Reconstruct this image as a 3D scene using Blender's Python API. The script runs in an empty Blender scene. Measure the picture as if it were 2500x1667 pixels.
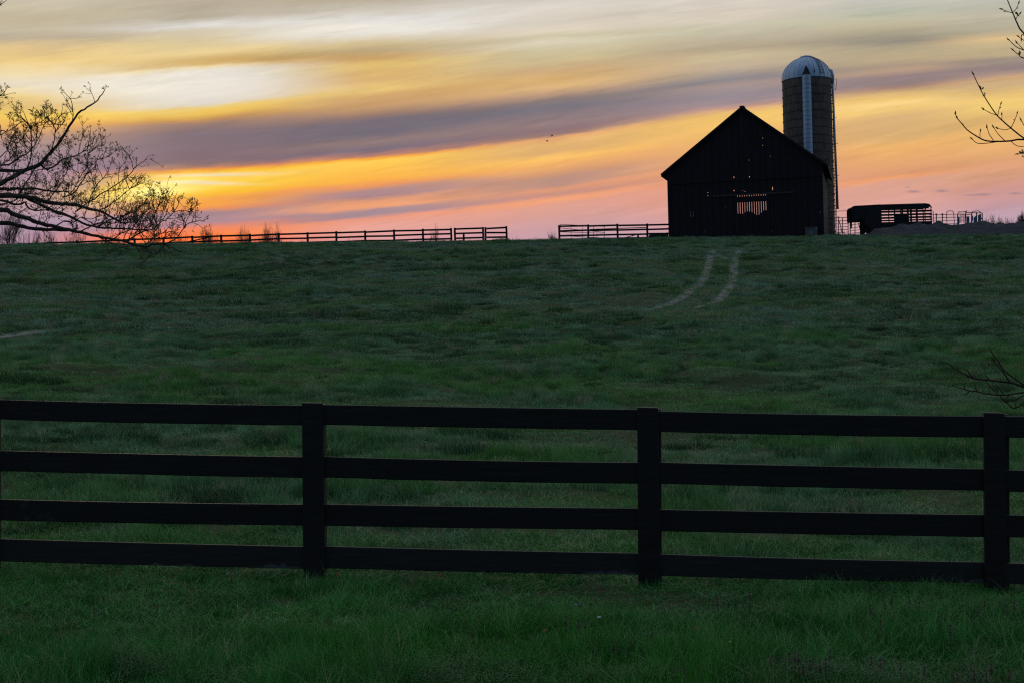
import bpy, math, random
import numpy as np
from mathutils import Matrix, Vector, Euler

rng = np.random.default_rng(7)
random.seed(11)
scene = bpy.context.scene
col = scene.collection

# ------------------------------------------------------------------ camera
F, CX, CY = 3472.0, 1250.0, 833.5          # focal length and centre in photograph pixels (2500 x 1667)
EYE = 1.75
ROLL = math.radians(1.5)
CR, SR = math.cos(ROLL), math.sin(ROLL)
cam_d = bpy.data.cameras.new('camera')
cam_d.lens = 50.0; cam_d.sensor_width = 36.0; cam_d.clip_start = 0.05; cam_d.clip_end = 9000
cam = bpy.data.objects.new('camera', cam_d); col.objects.link(cam)
cam.matrix_world = Matrix(((CR, SR, 0, 0), (0, 0, -1, 0), (-SR, CR, 0, EYE), (0, 0, 0, 1)))
scene.camera = cam
scene.view_settings.view_transform = 'Standard'
scene.view_settings.look = 'None'
scene.view_settings.exposure = 0.0
scene.view_settings.gamma = 1.0
scene.cycles.use_denoising = False
scene.cycles.use_adaptive_sampling = False
scene.cycles.sample_clamp_indirect = 3.0
scene.cycles.filter_width = 1.2 if hasattr(scene.cycles, 'filter_width') else 1.5
scene.cycles.max_bounces = 6
scene.cycles.diffuse_bounces = 3
scene.cycles.transparent_max_bounces = 4

SUN_AZ, SUN_EL = math.radians(-14.5), math.radians(5.5)

def lin(c):
    c = np.asarray(c, float) / 255.0
    return np.where(c <= 0.04045, c / 12.92, ((c + 0.055) / 1.055) ** 2.4)

# ------------------------------------------------------------------ sky (world)
world = bpy.data.worlds.new('World'); scene.world = world; world.use_nodes = True
wt = world.node_tree; wt.nodes.clear()

def wm(op, a, b=None, c=None, clamp=False):
    n = wt.nodes.new('ShaderNodeMath'); n.operation = op; n.use_clamp = clamp
    for i, v in enumerate((a, b, c)):
        if v is None: continue
        if isinstance(v, (int, float)): n.inputs[i].default_value = float(v)
        else: wt.links.new(v, n.inputs[i])
    return n.outputs[0]

def wmix(fac, a, b):
    n = wt.nodes.new('ShaderNodeMix'); n.data_type = 'RGBA'
    for s, v in ((n.inputs[0], fac), (n.inputs[6], a), (n.inputs[7], b)):
        if isinstance(v, (int, float)): s.default_value = float(v)
        elif isinstance(v, (tuple, list, np.ndarray)): s.default_value = (*[float(x) for x in v[:3]], 1.0)
        else: wt.links.new(v, s)
    return n.outputs[2]

def wstep(x, lo, hi):
    n = wt.nodes.new('ShaderNodeMapRange'); n.interpolation_type = 'SMOOTHSTEP'; n.clamp = True
    wt.links.new(x, n.inputs[0]); n.inputs[1].default_value = lo; n.inputs[2].default_value = hi
    return n.outputs[0]

def wnoise(vec, scale, detail=3.0, rough=0.5):
    n = wt.nodes.new('ShaderNodeTexNoise'); n.noise_dimensions = '2D'
    n.inputs['Scale'].default_value = scale; n.inputs['Detail'].default_value = detail
    n.inputs['Roughness'].default_value = rough
    wt.links.new(vec, n.inputs['Vector']); return n.outputs['Fac']

def wvec(x, y):
    n = wt.nodes.new('ShaderNodeCombineXYZ'); wt.links.new(x, n.inputs[0]); wt.links.new(y, n.inputs[1])
    return n.outputs[0]

tc = wt.nodes.new('ShaderNodeTexCoord')
sep = wt.nodes.new('ShaderNodeSeparateXYZ'); wt.links.new(tc.outputs['Generated'], sep.inputs[0])
dx, dy, dz = sep.outputs
az = wm('ARCTAN2', dx, dy)
hor = wm('MAXIMUM', wm('SQRT', wm('ADD', wm('MULTIPLY', dx, dx), wm('MULTIPLY', dy, dy))), 0.08)
tel = wm('DIVIDE', dz, hor)
azc = wm('MAXIMUM', wm('MINIMUM', az, 0.55), -0.55)
s_ = wm('TANGENT', azc)
t_ = wm('DIVIDE', wm('MAXIMUM', wm('MINIMUM', tel, 0.6), -0.05), wm('COSINE', azc))
# across / down: the western sky as a flat chart, fixed in world directions
across = wm('MULTIPLY_ADD', wm('SUBTRACT', wm('MULTIPLY', s_, CR), wm('MULTIPLY', t_, SR)), F, CX)
down0 = wm('SUBTRACT', CY, wm('MULTIPLY', wm('ADD', wm('MULTIPLY', s_, SR), wm('MULTIPLY', t_, CR)), F))

# the long bands rise to the right along this curve
OFFP = np.polyfit([-250, 100, 500, 900, 1350, 1800, 2200, 2440, 2750], [436, 425, 408, 383, 332, 268, 215, 187, 152], 3)
def off_np(px): return np.polyval(OFFP, px)
def q_np(px, py):
    m = 0.4 + 0.6 * np.clip(py / 260.0, 0, 1)
    return py - m * (off_np(px) - 343.0)
acl = wm('MAXIMUM', wm('MINIMUM', across, 2800.0), -300.0)
off = wm('MULTIPLY_ADD', wm('MULTIPLY_ADD', wm('MULTIPLY_ADD', acl, float(OFFP[0]), float(OFFP[1])), acl, float(OFFP[2])), acl, float(OFFP[3]))
mm = wm('MULTIPLY_ADD', wm('DIVIDE', down0, 260.0, clamp=True), 0.6, 0.4)
q0 = wm('SUBTRACT', down0, wm('MULTIPLY', mm, wm('SUBTRACT', off, 343.0)))
def streak(lx, lq, det=4.0, rough=0.55, shift=0.0):
    return wnoise(wvec(wm('ADD', wm('DIVIDE', across, lx), shift), wm('DIVIDE', q0, lq)), 1.0, det, rough)
n1 = streak(700.0, 120.0, 3.0, 0.5)
def wisp(lx, lq, tilt, det, rough, shift):
    return wnoise(wvec(wm('ADD', wm('DIVIDE', across, lx), shift), wm('DIVIDE', wm('MULTIPLY_ADD', across, tilt, q0), lq)), 1.0, det, rough)
n2 = wisp(230.0, 34.0, 0.05, 9.0, 0.66, 3.7)
n3 = wisp(210.0, 12.0, 0.04, 6.0, 0.58, 9.1)
w1 = wisp(330.0, 30.0, 0.10, 12.0, 0.70, 21.3)
w2 = wisp(280.0, 24.0, 0.07, 12.0, 0.70, 47.9)
q = wm('ADD', q0, wm('ADD', wm('MULTIPLY', wm('SUBTRACT', n1, 0.5), 18.0), wm('ADD', wm('MULTIPLY', wm('SUBTRACT', n2, 0.5), 19.0), wm('MULTIPLY', wm('SUBTRACT', n3, 0.5), 6.0))))

COLS = {
 100: [(0,205,195,172),(40,195,182,155),(75,200,188,165),(95,190,175,149),(120,222,193,140),(150,241,208,136),(175,240,217,166),(205,232,218,190),(230,243,209,120),(250,226,187,106),(280,245,205,95),(305,238,180,100),(335,188,150,132),(365,165,140,142),(410,165,137,152),(450,172,140,152),(480,180,145,152),(510,182,150,165),(545,172,148,168),(600,166,144,164)],
 500: [(0,188,176,154),(40,190,180,160),(50,205,195,178),(62,222,218,212),(75,206,193,166),(100,219,200,154),(130,238,211,150),(147,216,180,108),(160,218,180,100),(168,238,212,150),(176,226,220,208),(200,222,222,222),(250,224,215,200),(262,242,204,95),(275,238,190,80),(288,195,145,88),(298,155,125,115),(325,132,115,122),(360,130,115,121),(395,134,110,116),(405,175,120,110),(412,238,142,68),(421,255,200,60),(436,250,206,96),(455,255,210,62),(472,250,185,55),(484,240,160,80),(500,250,165,75),(512,238,148,92),(521,166,135,142),(545,175,140,150),(557,240,142,105),(577,255,145,80),(600,250,110,80)],
 900: [(0,186,173,152),(20,200,190,170),(37,212,205,193),(46,224,222,219),(75,226,226,226),(95,215,205,186),(110,210,190,146),(128,188,166,126),(142,205,165,106),(160,225,190,112),(180,216,175,106),(200,220,180,112),(225,232,195,116),(240,210,166,106),(265,198,154,110),(285,150,122,112),(300,120,109,118),(325,116,108,120),(345,146,123,120),(365,127,112,124),(374,162,128,124),(381,188,130,112),(387,250,168,62),(396,255,206,86),(420,252,190,80),(440,252,180,76),(452,240,156,96),(465,178,140,140),(478,172,136,140),(488,226,156,120),(504,245,165,116),(514,170,140,145),(525,166,140,150),(534,236,156,130),(560,232,165,152),(600,215,155,165)],
 1350: [(0,210,205,195),(18,220,212,200),(50,215,205,190),(80,222,210,190),(92,206,196,166),(105,220,210,185),(125,206,193,156),(150,205,188,146),(175,202,168,126),(195,215,175,116),(215,220,180,126),(232,186,152,126),(245,136,121,119),(262,120,116,125),(285,140,121,122),(300,150,125,125),(315,140,116,120),(328,152,121,115),(336,225,166,115),(350,228,180,115),(370,222,175,115),(388,252,195,105),(400,245,180,105),(420,215,156,116),(435,190,146,130),(452,190,146,130),(463,225,156,120),(475,202,146,134),(483,232,156,130),(490,245,165,120),(502,225,160,140),(530,215,160,150),(560,205,160,165),(600,192,160,178)],
 1800: [(0,215,208,195),(45,212,200,182),(65,200,195,170),(100,190,178,155),(120,180,165,140),(140,202,185,150),(160,195,175,150),(175,170,155,140),(195,141,135,140),(205,165,146,140),(230,150,138,145),(250,160,141,145),(262,200,156,140),(272,232,185,120),(285,240,195,110),(310,245,195,110),(340,235,180,115),(400,235,165,115),(440,225,156,130),(480,230,160,135),(530,215,160,155),(600,195,158,170)],
 2200: [(0,200,195,185),(25,187,190,171),(45,195,190,166),(65,188,178,150),(90,160,152,133),(105,150,142,129),(120,178,165,136),(145,190,170,136),(160,170,150,131),(172,185,156,131),(185,150,130,130),(200,145,126,126),(210,170,136,121),(222,205,170,121),(240,240,200,121),(252,252,215,140),(265,245,205,126),(285,220,180,125),(310,215,175,120),(335,218,175,116),(350,235,180,110),(375,235,175,110),(405,228,165,116),(425,221,156,116),(433,240,162,108),(446,216,160,140),(475,220,162,146),(500,222,165,155),(540,210,165,165),(600,190,160,175)],
 2440: [(0,190,188,175),(40,190,183,162),(75,180,172,148),(92,205,180,140),(98,222,190,140),(110,200,180,140),(135,190,170,136),(146,160,145,131),(165,150,131,130),(180,166,141,131),(190,205,166,126),(210,205,175,130),(235,235,195,120),(260,245,208,121),(285,226,183,116),(330,230,180,111),(370,232,175,115),(400,222,161,120),(430,218,160,126),(460,206,151,140),(490,205,155,155),(510,192,155,165),(540,195,164,179),(600,180,155,175)],
}
def thin(st):
    st = list(st)
    while len(st) > 32:
        errs = []
        for i in range(1, len(st) - 1):
            a, b, c = st[i-1], st[i], st[i+1]
            f = (b[0] - a[0]) / (c[0] - a[0])
            errs.append((np.abs(b[1] - (a[1] + f * (c[1] - a[1]))).sum() * (c[0] - a[0]), i))
        st.pop(min(errs)[1])
    return st
skycol = None; prev = None
for px in sorted(COLS):
    st = thin([(float(q_np(px, p)), lin(c)) for p, *c in COLS[px]])
    q0_, q1_ = st[0][0], st[-1][0]
    n = wt.nodes.new('ShaderNodeValToRGB'); cr = n.color_ramp; cr.interpolation = 'LINEAR'
    while len(cr.elements) < len(st): cr.elements.new(1.0)
    for e, (qq, c) in zip(cr.elements, st):
        e.position = (qq - q0_) / (q1_ - q0_)
    for e, (qq, c) in zip(cr.elements, st):
        e.color = (*c, 1.0)
    wt.links.new(wm('DIVIDE', wm('SUBTRACT', q, q0_), q1_ - q0_, clamp=True), n.inputs[0])
    if skycol is None: skycol = n.outputs[0]
    else: skycol = wmix(wstep(across, prev, px), skycol, n.outputs[0])
    prev = px
def blob(cx, cy, sx, sy, tilt=0.0, pw=1.0):
    u = wm('SUBTRACT', across, cx); v = wm('ADD', wm('SUBTRACT', wm('ADD', down0, wm('MULTIPLY', wm('SUBTRACT', n2, 0.5), sy * 1.6)), cy), wm('MULTIPLY', u, tilt))
    r2 = wm('ADD', wm('POWER', wm('ABSOLUTE', wm('DIVIDE', u, sx)), 2.0), wm('POWER', wm('ABSOLUTE', wm('DIVIDE', v, sy)), 2.0))
    return wm('EXPONENT', wm('MULTIPLY', r2, -pw))
skycol = wmix(wm('MULTIPLY', blob(690, 145, 190, 13, 0.03), 0.6), skycol, lin((186, 146, 88)))
# veiled sun low behind the tree, and the red glow under it
skycol = wmix(wm('MULTIPLY', blob(370, 462, 190, 32, 0.10), 0.95), skycol, lin((255, 205, 66)))
skycol = wmix(wm('MULTIPLY', blob(385, 464, 105, 19, 0.13), 0.95), skycol, lin((255, 234, 140)) * 1.25)
skycol = wmix(wm('MULTIPLY', blob(400, 586, 220, 26), 0.9), skycol, lin((255, 120, 62)) * 1.08)
# pale streaks in the gap and small far clouds
for cx, cy, sx, sy, ti, o in ((520, 428, 130, 4, .03, .6), (490, 447, 110, 4, -.02, .6), (390, 212, 310, 40, .02, .92), (840, 70, 270, 21, .04, .8)):
    skycol = wmix(wm('MULTIPLY', blob(cx, cy, sx, sy, ti), o), skycol, lin((242, 234, 218)))
for cx, cy, sx, sy in ((2230, 469, 19, 3.2), (2299, 466.5, 17, 4), (2400, 475, 20, 3), (2372, 477, 26, 1.6), (2479, 473, 16, 2.8), (2216, 458, 7, 1.5)):
    skycol = wmix(wm('MULTIPLY', blob(cx, cy, sx, sy, 0, 1.2), 0.8), skycol, lin((158, 132, 140)))
# bright and dark fibres of high cloud, rising to the right
# fine streaks in brightness
br = wm('ADD', wm('MULTIPLY_ADD', wm('SUBTRACT', wm('ADD', n2, n3), 1.0), 0.12, 1.0), wm('SUBTRACT', wm('MULTIPLY', wstep(w1, 0.48, 0.80), 0.12), wm('MULTIPLY', wstep(w2, 0.48, 0.80), 0.12)))
vm = wt.nodes.new('ShaderNodeVectorMath'); vm.operation = 'SCALE'
wt.links.new(skycol, vm.inputs[0]); wt.links.new(br, vm.inputs['Scale'])
skycol = vm.outputs[0]
# overhead and to the east the dusk sky takes over
sky = wt.nodes.new('ShaderNodeTexSky'); sky.sky_type = 'NISHITA'; sky.sun_disc = False
sky.sun_elevation = SUN_EL; sky.sun_rotation = SUN_AZ
sky.altitude = 250; sky.air_density = 1.2; sky.dust_density = 2.0; sky.ozone_density = 2.5
nsc = wt.nodes.new('ShaderNodeVectorMath'); nsc.operation = 'SCALE'; nsc.inputs['Scale'].default_value = 0.10
wt.links.new(sky.outputs[0], nsc.inputs[0])
away = wm('MAXIMUM', wstep(wm('ABSOLUTE', wm('ADD', az, 0.1)), 0.6, 1.7), wstep(tel, 0.28, 0.9))
# unseen cloud sheet shaped for the lighting: bright overhead, darkened and bluer eastward
fill_veil = wmix(wstep(wm('MULTIPLY', dy, -1.0), -0.1, 0.85), (0.56, 0.60, 0.64), (0.07, 0.11, 0.18))
vad = wt.nodes.new('ShaderNodeVectorMath'); vad.operation = 'ADD'
wt.links.new(nsc.outputs[0], vad.inputs[0]); wt.links.new(fill_veil, vad.inputs[1])
final = wmix(away, skycol, vad.outputs[0])
bg = wt.nodes.new('ShaderNodeBackground'); wt.links.new(final, bg.inputs[0]); bg.inputs[1].default_value = 1.0
wo = wt.nodes.new('ShaderNodeOutputWorld'); wt.links.new(bg.outputs[0], wo.inputs[0])

# ------------------------------------------------------------------ sun, veiled by cloud
sd = bpy.data.lights.new('sun', 'SUN'); sd.energy = 0.2; sd.angle = math.radians(12); sd.color = (1.0, 0.60, 0.32)
sun = bpy.data.objects.new('sun', sd); col.objects.link(sun)
sun_dir = Vector((math.sin(SUN_AZ) * math.cos(SUN_EL), math.cos(SUN_AZ) * math.cos(SUN_EL), math.sin(SUN_EL)))
sun.rotation_euler = sun_dir.to_track_quat('Z', 'Y').to_euler()
sun.location = sun_dir * 300

# ------------------------------------------------------------------ helpers
def ray(px, py):
    u, v = (px - CX) / F, (CY - py) / F
    return np.array((u * CR + v * SR, 1.0, v * CR - u * SR))
def at(px, py, Y):
    d = ray(px, py); return Vector((d[0] * Y, Y, EYE + d[2] * Y))

def noise2(x, y, seed=0):
    x = np.asarray(x, float); y = np.asarray(y, float)
    xi = np.floor(x).astype(np.int64); yi = np.floor(y).astype(np.int64)
    fx = x - xi; fy = y - yi
    fx = fx * fx * (3 - 2 * fx); fy = fy * fy * (3 - 2 * fy)
    def h(a, b):
        n = (a * 374761393 + b * 668265263 + seed * 974711) & 0x7fffffff
        n = ((n ^ (n >> 13)) * 1274126177) & 0x7fffffff
        return ((n ^ (n >> 16)) & 0xffff) / 65535.0
    return (h(xi, yi) * (1 - fx) + h(xi + 1, yi) * fx) * (1 - fy) + (h(xi, yi + 1) * (1 - fx) + h(xi + 1, yi + 1) * fx) * fy

# ------------------------------------------------------------------ ground: a pasture rising to a crest
def row(Y, pts):
    P = [at(px, py, Y) for px, py in pts]
    return Y, np.polyfit([p.x for p in P], [p.z for p in P], min(2, len(P) - 1))
ROWS = [
 (-60.0, np.array((0, -0.022, -0.3))), (-10.0, np.array((0, -0.030, 0.0))),
 row(7.5, [(0, 1667), (2500, 1667)]),
 row(10.45, [(0, 1421), (765, 1414), (1583, 1429), (2428, 1434)]),
 row(20, [(0, 1062), (1250, 1074), (2500, 1085)]),
 row(32, [(0, 905), (1250, 908), (2500, 910)]),
 row(45, [(0, 808), (1250, 805), (2500, 800)]),
 row(60, [(0, 745), (1250, 737), (2500, 728)]),
 row(75, [(0, 695), (1250, 684), (2500, 672)]),
 row(92, [(0, 640), (1250, 632), (2500, 618)]),
 row(104, [(0, 609), (1250, 605), (2500, 590)]),
 row(112, [(0, 602), (625, 598), (1250, 592), (1800, 584), (2500, 578)]),
 row(121, [(100, 631), (500, 616), (750, 607), (1000, 600), (1236, 592), (1365, 589), (1630, 584), (2000, 579), (2500, 575)]),
 (135.0, None), (170.0, None), (420.0, np.array((0, 0.004, 5.5))), (1500.0, np.array((0, 0, 1.0))), (6000.0, np.array((0, 0, 0.0)))]
ROWS = [list((y, np.concatenate((np.zeros(3 - len(c)), c)) if c is not None else None)) for y, c in ROWS]
i121 = [i for i, r in enumerate(ROWS) if r[0] == 121][0]
ROWS[i121 + 1][1] = ROWS[i121][1] + np.array((0, 0.006, 0.12))
ROWS[i121 + 2][1] = ROWS[i121][1] * np.array((0.4, 0.6, 1.0)) + np.array((0, 0, -0.3))
RY = np.array([r[0] for r in ROWS]); RC = np.array([r[1] for r in ROWS])
RT = np.zeros_like(RC)
for i in range(1, len(RY) - 1):
    h0, h1 = RY[i] - RY[i-1], RY[i+1] - RY[i]
    d0, d1 = (RC[i] - RC[i-1]) / h0, (RC[i+1] - RC[i]) / h1
    w = np.where(d0 * d1 > 0, (d0 * h1 + d1 * h0) / (h0 + h1), 0.0)
    RT[i] = w
def base_ground(X, Y):
    X = np.asarray(X, float); Y = np.asarray(Y, float)
    X, Y = np.broadcast_arrays(X, Y)
    lim = 0.46 * np.abs(Y) + 6
    Xc = np.clip(X, -lim, lim)
    Yc = np.clip(Y, RY[0], RY[-1] - 1e-3)
    k = np.clip(np.searchsorted(RY, Yc, side='right') - 1, 0, len(RY) - 2)
    h = RY[k+1] - RY[k]; t = (Yc - RY[k]) / h
    a = (2*t**3 - 3*t**2 + 1)[..., None] * RC[k] + (t**3 - 2*t**2 + t)[..., None] * h[..., None] * RT[k] \
        + (-2*t**3 + 3*t**2)[..., None] * RC[k+1] + (t**3 - t**2)[..., None] * h[..., None] * RT[k+1]
    return a[..., 0] * Xc**2 + a[..., 1] * Xc + a[..., 2]
TRACKS = []
def track_fade(X, Y):
    """0 on a wheel rut, 1 away from it"""
    f = np.ones(np.broadcast(X, Y).shape)
    if not TRACKS: return f
    X, Y = np.broadcast_arrays(np.asarray(X, float), np.asarray(Y, float))
    for xs_, yy_, w in TRACKS:
        k = (Y > yy_.min() - 2) & (Y < yy_.max() + 2) & (X > xs_.min() - 2) & (X < xs_.max() + 2)
        if not k.any(): continue
        xk, yk = X[k], Y[k]; d = np.full(len(xk), 9.0)
        for j in range(0, len(xs_), 2): d = np.minimum(d, np.hypot(xk - xs_[j], yk - yy_[j]))
        t = np.clip((d - w/2 - .15) / .9, 0, 1); f[k] = np.minimum(f[k], t * t * (3 - 2*t))
    return f
def ground(X, Y):
    X = np.asarray(X, float); Y = np.asarray(Y, float)
    amp = np.clip((Y - 9) / 20, 0.15, 1) * np.clip((118 - Y) / 20, 0, 1)
    n = (noise2(X / 6.0, Y / 6.0, 1) - .5) * .16
    n2_ = (noise2(X / 2.1, Y / 1.7, 2) - .5) * .14 + (noise2(X / .9, Y / .8, 3) - .5) * .10
    hm = np.clip(noise2(X / .75, Y / .65, 31) - .58, 0, 1) * .34 * np.clip(noise2(X / 5., Y / 4., 32) * 1.8 - .3, 0, 1) + np.clip(noise2(X / 1.6, Y / 1.3, 33) - .6, 0, 1) * .40
    return base_ground(X, Y) + (n + (n2_ + hm) * track_fade(X, Y)) * amp
def gz(x, y): return float(ground(x, y))
def hit(px, py, lift=0.0, y0=3.0, y1=125.0):
    """where the line of sight through a photograph pixel meets the ground (raised by lift)"""
    Y = np.geomspace(y0, y1, 1600); d = ray(px, py)
    f = EYE + d[2] * Y - base_ground(d[0] * Y, Y) - lift
    k = np.argmax(f < 0) if (f < 0).any() else len(Y) - 1
    y = Y[k]
    return Vector((d[0] * y, y, gz(d[0] * y, y)))

# ------------------------------------------------------------------ where the wheel ruts run
def zpix(pts, ox, oy, sc): return [(ox + x / sc, oy + y / sc) for x, y in pts]
def rut_path(pix):
    P = [hit(px, py) for px, py in pix]
    seg = [0.0]
    for a, b in zip(P, P[1:]): seg.append(seg[-1] + (b - a).length)
    n = max(12, int(seg[-1] / .16)); S = np.linspace(0, seg[-1], n)
    xs = np.interp(S, seg, [p.x for p in P]); yy = np.interp(S, seg, [p.y for p in P])
    for _ in range(60):
        xs[1:-1] = (xs[:-2] + 2*xs[1:-1] + xs[2:]) / 4; yy[1:-1] = (yy[:-2] + 2*yy[1:-1] + yy[2:]) / 4
    return xs, yy, S
Z8 = (1560, 580, 6.918)
RUT_DEF = [
 (rut_path(zpix([(1250,200),(1205,330),(1190,420),(1140,560),(1100,680),(1020,820),(880,920),(720,1020),(560,1090),(400,1150),(200,1205)], *Z8)), .54, 'left wheel rut of the track up to the barn'),
 (rut_path(zpix([(1700,185),(1660,280),(1630,380),(1600,500),(1600,640),(1580,760),(1520,860),(1450,960),(1350,1060),(1220,1120),(1050,1155),(820,1215)], *Z8)), .54, 'right wheel rut of the track up to the barn'),
 (rut_path(zpix([(1230,270),(1350,295),(1450,370)], *Z8)), .5, 'short worn link joining the left rut near the top'),
 (rut_path([(-120, 832), (0, 821), (60, 816), (125, 806)]), 1.0, 'worn rut end at the left edge of the pasture')]
for (p_, w_, lab_) in RUT_DEF: TRACKS.append((p_[0], p_[1], w_ * .7))
RUTS = list(TRACKS)
FAINT = [([(112, 808), (270, 803), (367, 793), (574, 786), (785, 781), (1100, 774), (1400, 762), (1600, 751)], .05), ([(60, 826), (300, 815), (600, 800), (900, 793), (1250, 785), (1550, 768), (1700, 752)], .02)]
def faint_track(pix, width):
    P = [hit(px, py) for px, py in pix]; seg = np.concatenate(([0], np.cumsum([(b - a).length for a, b in zip(P, P[1:])]))); S = np.arange(0, seg[-1], .25)
    TRACKS.append((np.interp(S, seg, [p.x for p in P]) + (noise2(S * .2, S * 0, 4) - .5) * .8, np.interp(S, seg, [p.y for p in P]), width))
for f_ in FAINT: faint_track(*f_)
# ---- mesh builder
class MB:
    def __init__(s): s.v = []; s.f = []
    def quadstrip(s, A, B):
        i = len(s.v); s.v += [tuple(p) for p in A] + [tuple(p) for p in B]; n = len(A)
        s.f += [(i+k, i+k+1, i+n+k+1, i+n+k) for k in range(n-1)]
    def hexa(s, P):     # 8 corners: bottom 4 ccw, top 4 ccw
        i = len(s.v); s.v += [tuple(p) for p in P]
        s.f += [(i+3,i+2,i+1,i), (i+4,i+5,i+6,i+7)] + [(i+k, i+(k+1)%4, i+4+(k+1)%4, i+4+k) for k in range(4)]
        return s
    def box(s, x0, x1, y0, y1, z0, z1):
        return s.hexa([(x0,y0,z0),(x1,y0,z0),(x1,y1,z0),(x0,y1,z0),(x0,y0,z1),(x1,y0,z1),(x1,y1,z1),(x0,y1,z1)])
    def bar(s, a, b, w, d, up=(0,0,1)):
        """box from a to b, w across in the plane of `up`, d across the other way"""
        a, b = Vector(a), Vector(b); t = (b - a).normalized(); u = Vector(up)
        u = (u - t * u.dot(t)); u = u.normalized() if u.length > 1e-4 else t.orthogonal().normalized()
        n = t.cross(u); hw, hd = u * (w / 2), n * (d / 2)
        return s.hexa([a-hw-hd, a-hw+hd, a+hw+hd, a+hw-hd, b-hw-hd, b-hw+hd, b+hw+hd, b+hw-hd])
    def tube(s, pts, rad, sides=5, cap=True):
        P = [Vector(p) for p in pts]; n = len(P); i0 = len(s.v)
        if not hasattr(rad, '__len__'): rad = [rad] * n
        t0 = (P[1] - P[0]).normalized(); u = t0.orthogonal().normalized()
        for k in range(n):
            t = ((P[min(k+1, n-1)] - P[max(k-1, 0)])); t = t.normalized() if t.length > 1e-9 else t0
            u = (u - t * u.dot(t)); u = u.normalized() if u.length > 1e-6 else t.orthogonal().normalized()
            w = t.cross(u)
            for j in range(sides):
                a = 2 * math.pi * j / sides
                s.v.append(tuple(P[k] + (u * math.cos(a) + w * math.sin(a)) * rad[k]))
        for k in range(n - 1):
            for j in range(sides):
                a, b = i0 + k*sides + j, i0 + k*sides + (j+1) % sides
                s.f.append((a, b, b + sides, a + sides))
        if cap:
            s.f.append(tuple(range(i0 + sides - 1, i0 - 1, -1)))
            s.f.append(tuple(range(i0 + (n-1)*sides, i0 + n*sides)))
        return s
    def bud(s, p, d, L, r):
        p = Vector(p); d = Vector(d).normalized(); u = d.orthogonal().normalized(); w = d.cross(u)
        i = len(s.v); m = p + d * L * .4
        s.v += [tuple(p)] + [tuple(m + (u*math.cos(a) + w*math.sin(a)) * r) for a in (0, 2.09, 4.19)] + [tuple(p + d*L)]
        s.f += [(i,i+2,i+1),(i,i+3,i+2),(i,i+1,i+3),(i+4,i+1,i+2),(i+4,i+2,i+3),(i+4,i+3,i+1)]
    def leaf(s, p, d, L, w, n=None):
        p = Vector(p); d = Vector(d).normalized(); n = Vector(n) if n else Vector((random.uniform(-1,1), random.uniform(-1,1), random.uniform(-.3,1)))
        u = d.cross(n); u = u.normalized() if u.length > 1e-5 else d.orthogonal().normalized()
        i = len(s.v)
        s.v += [tuple(p), tuple(p + d*L*.45 + u*w/2), tuple(p + d*L), tuple(p + d*L*.45 - u*w/2)]
        s.f += [(i, i+1, i+2, i+3)]
    def build(s, name, m, parent=None, smooth=False, local=False):
        me = bpy.data.meshes.new(name); v = s.v
        if parent is not None and not local:
            o_ = parent
            off = Vector((0,0,0))
            while o_ is not None: off += o_.location; o_ = o_.parent
            v = (np.asarray(v, float) - np.array(off)).tolist()
        me.from_pydata(v, [], s.f); me.update()
        if smooth: me.polygons.foreach_set('use_smooth', [True] * len(me.polygons))
        if m: me.materials.append(m)
        o = bpy.data.objects.new(name, me); col.objects.link(o)
        if parent is not None: o.parent = parent
        return o

def tag(o, label=None, cat=None, group=None, kind=None):
    if label: o['label'] = label
    if cat: o['category'] = cat
    if group: o['group'] = group
    if kind: o['kind'] = kind
    return o
def thing(name, label, cat, loc=(0,0,0), rz=0.0, group=None):
    o = bpy.data.objects.new(name, None); col.objects.link(o); o.location = loc; o.rotation_euler = (0,0,rz)
    o.empty_display_size = 0.2
    return tag(o, label, cat, group)
def share(src, name, parent, mtx=None):
    o = src.copy(); o.name = name; col.objects.link(o); o.parent = parent
    return o

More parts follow.
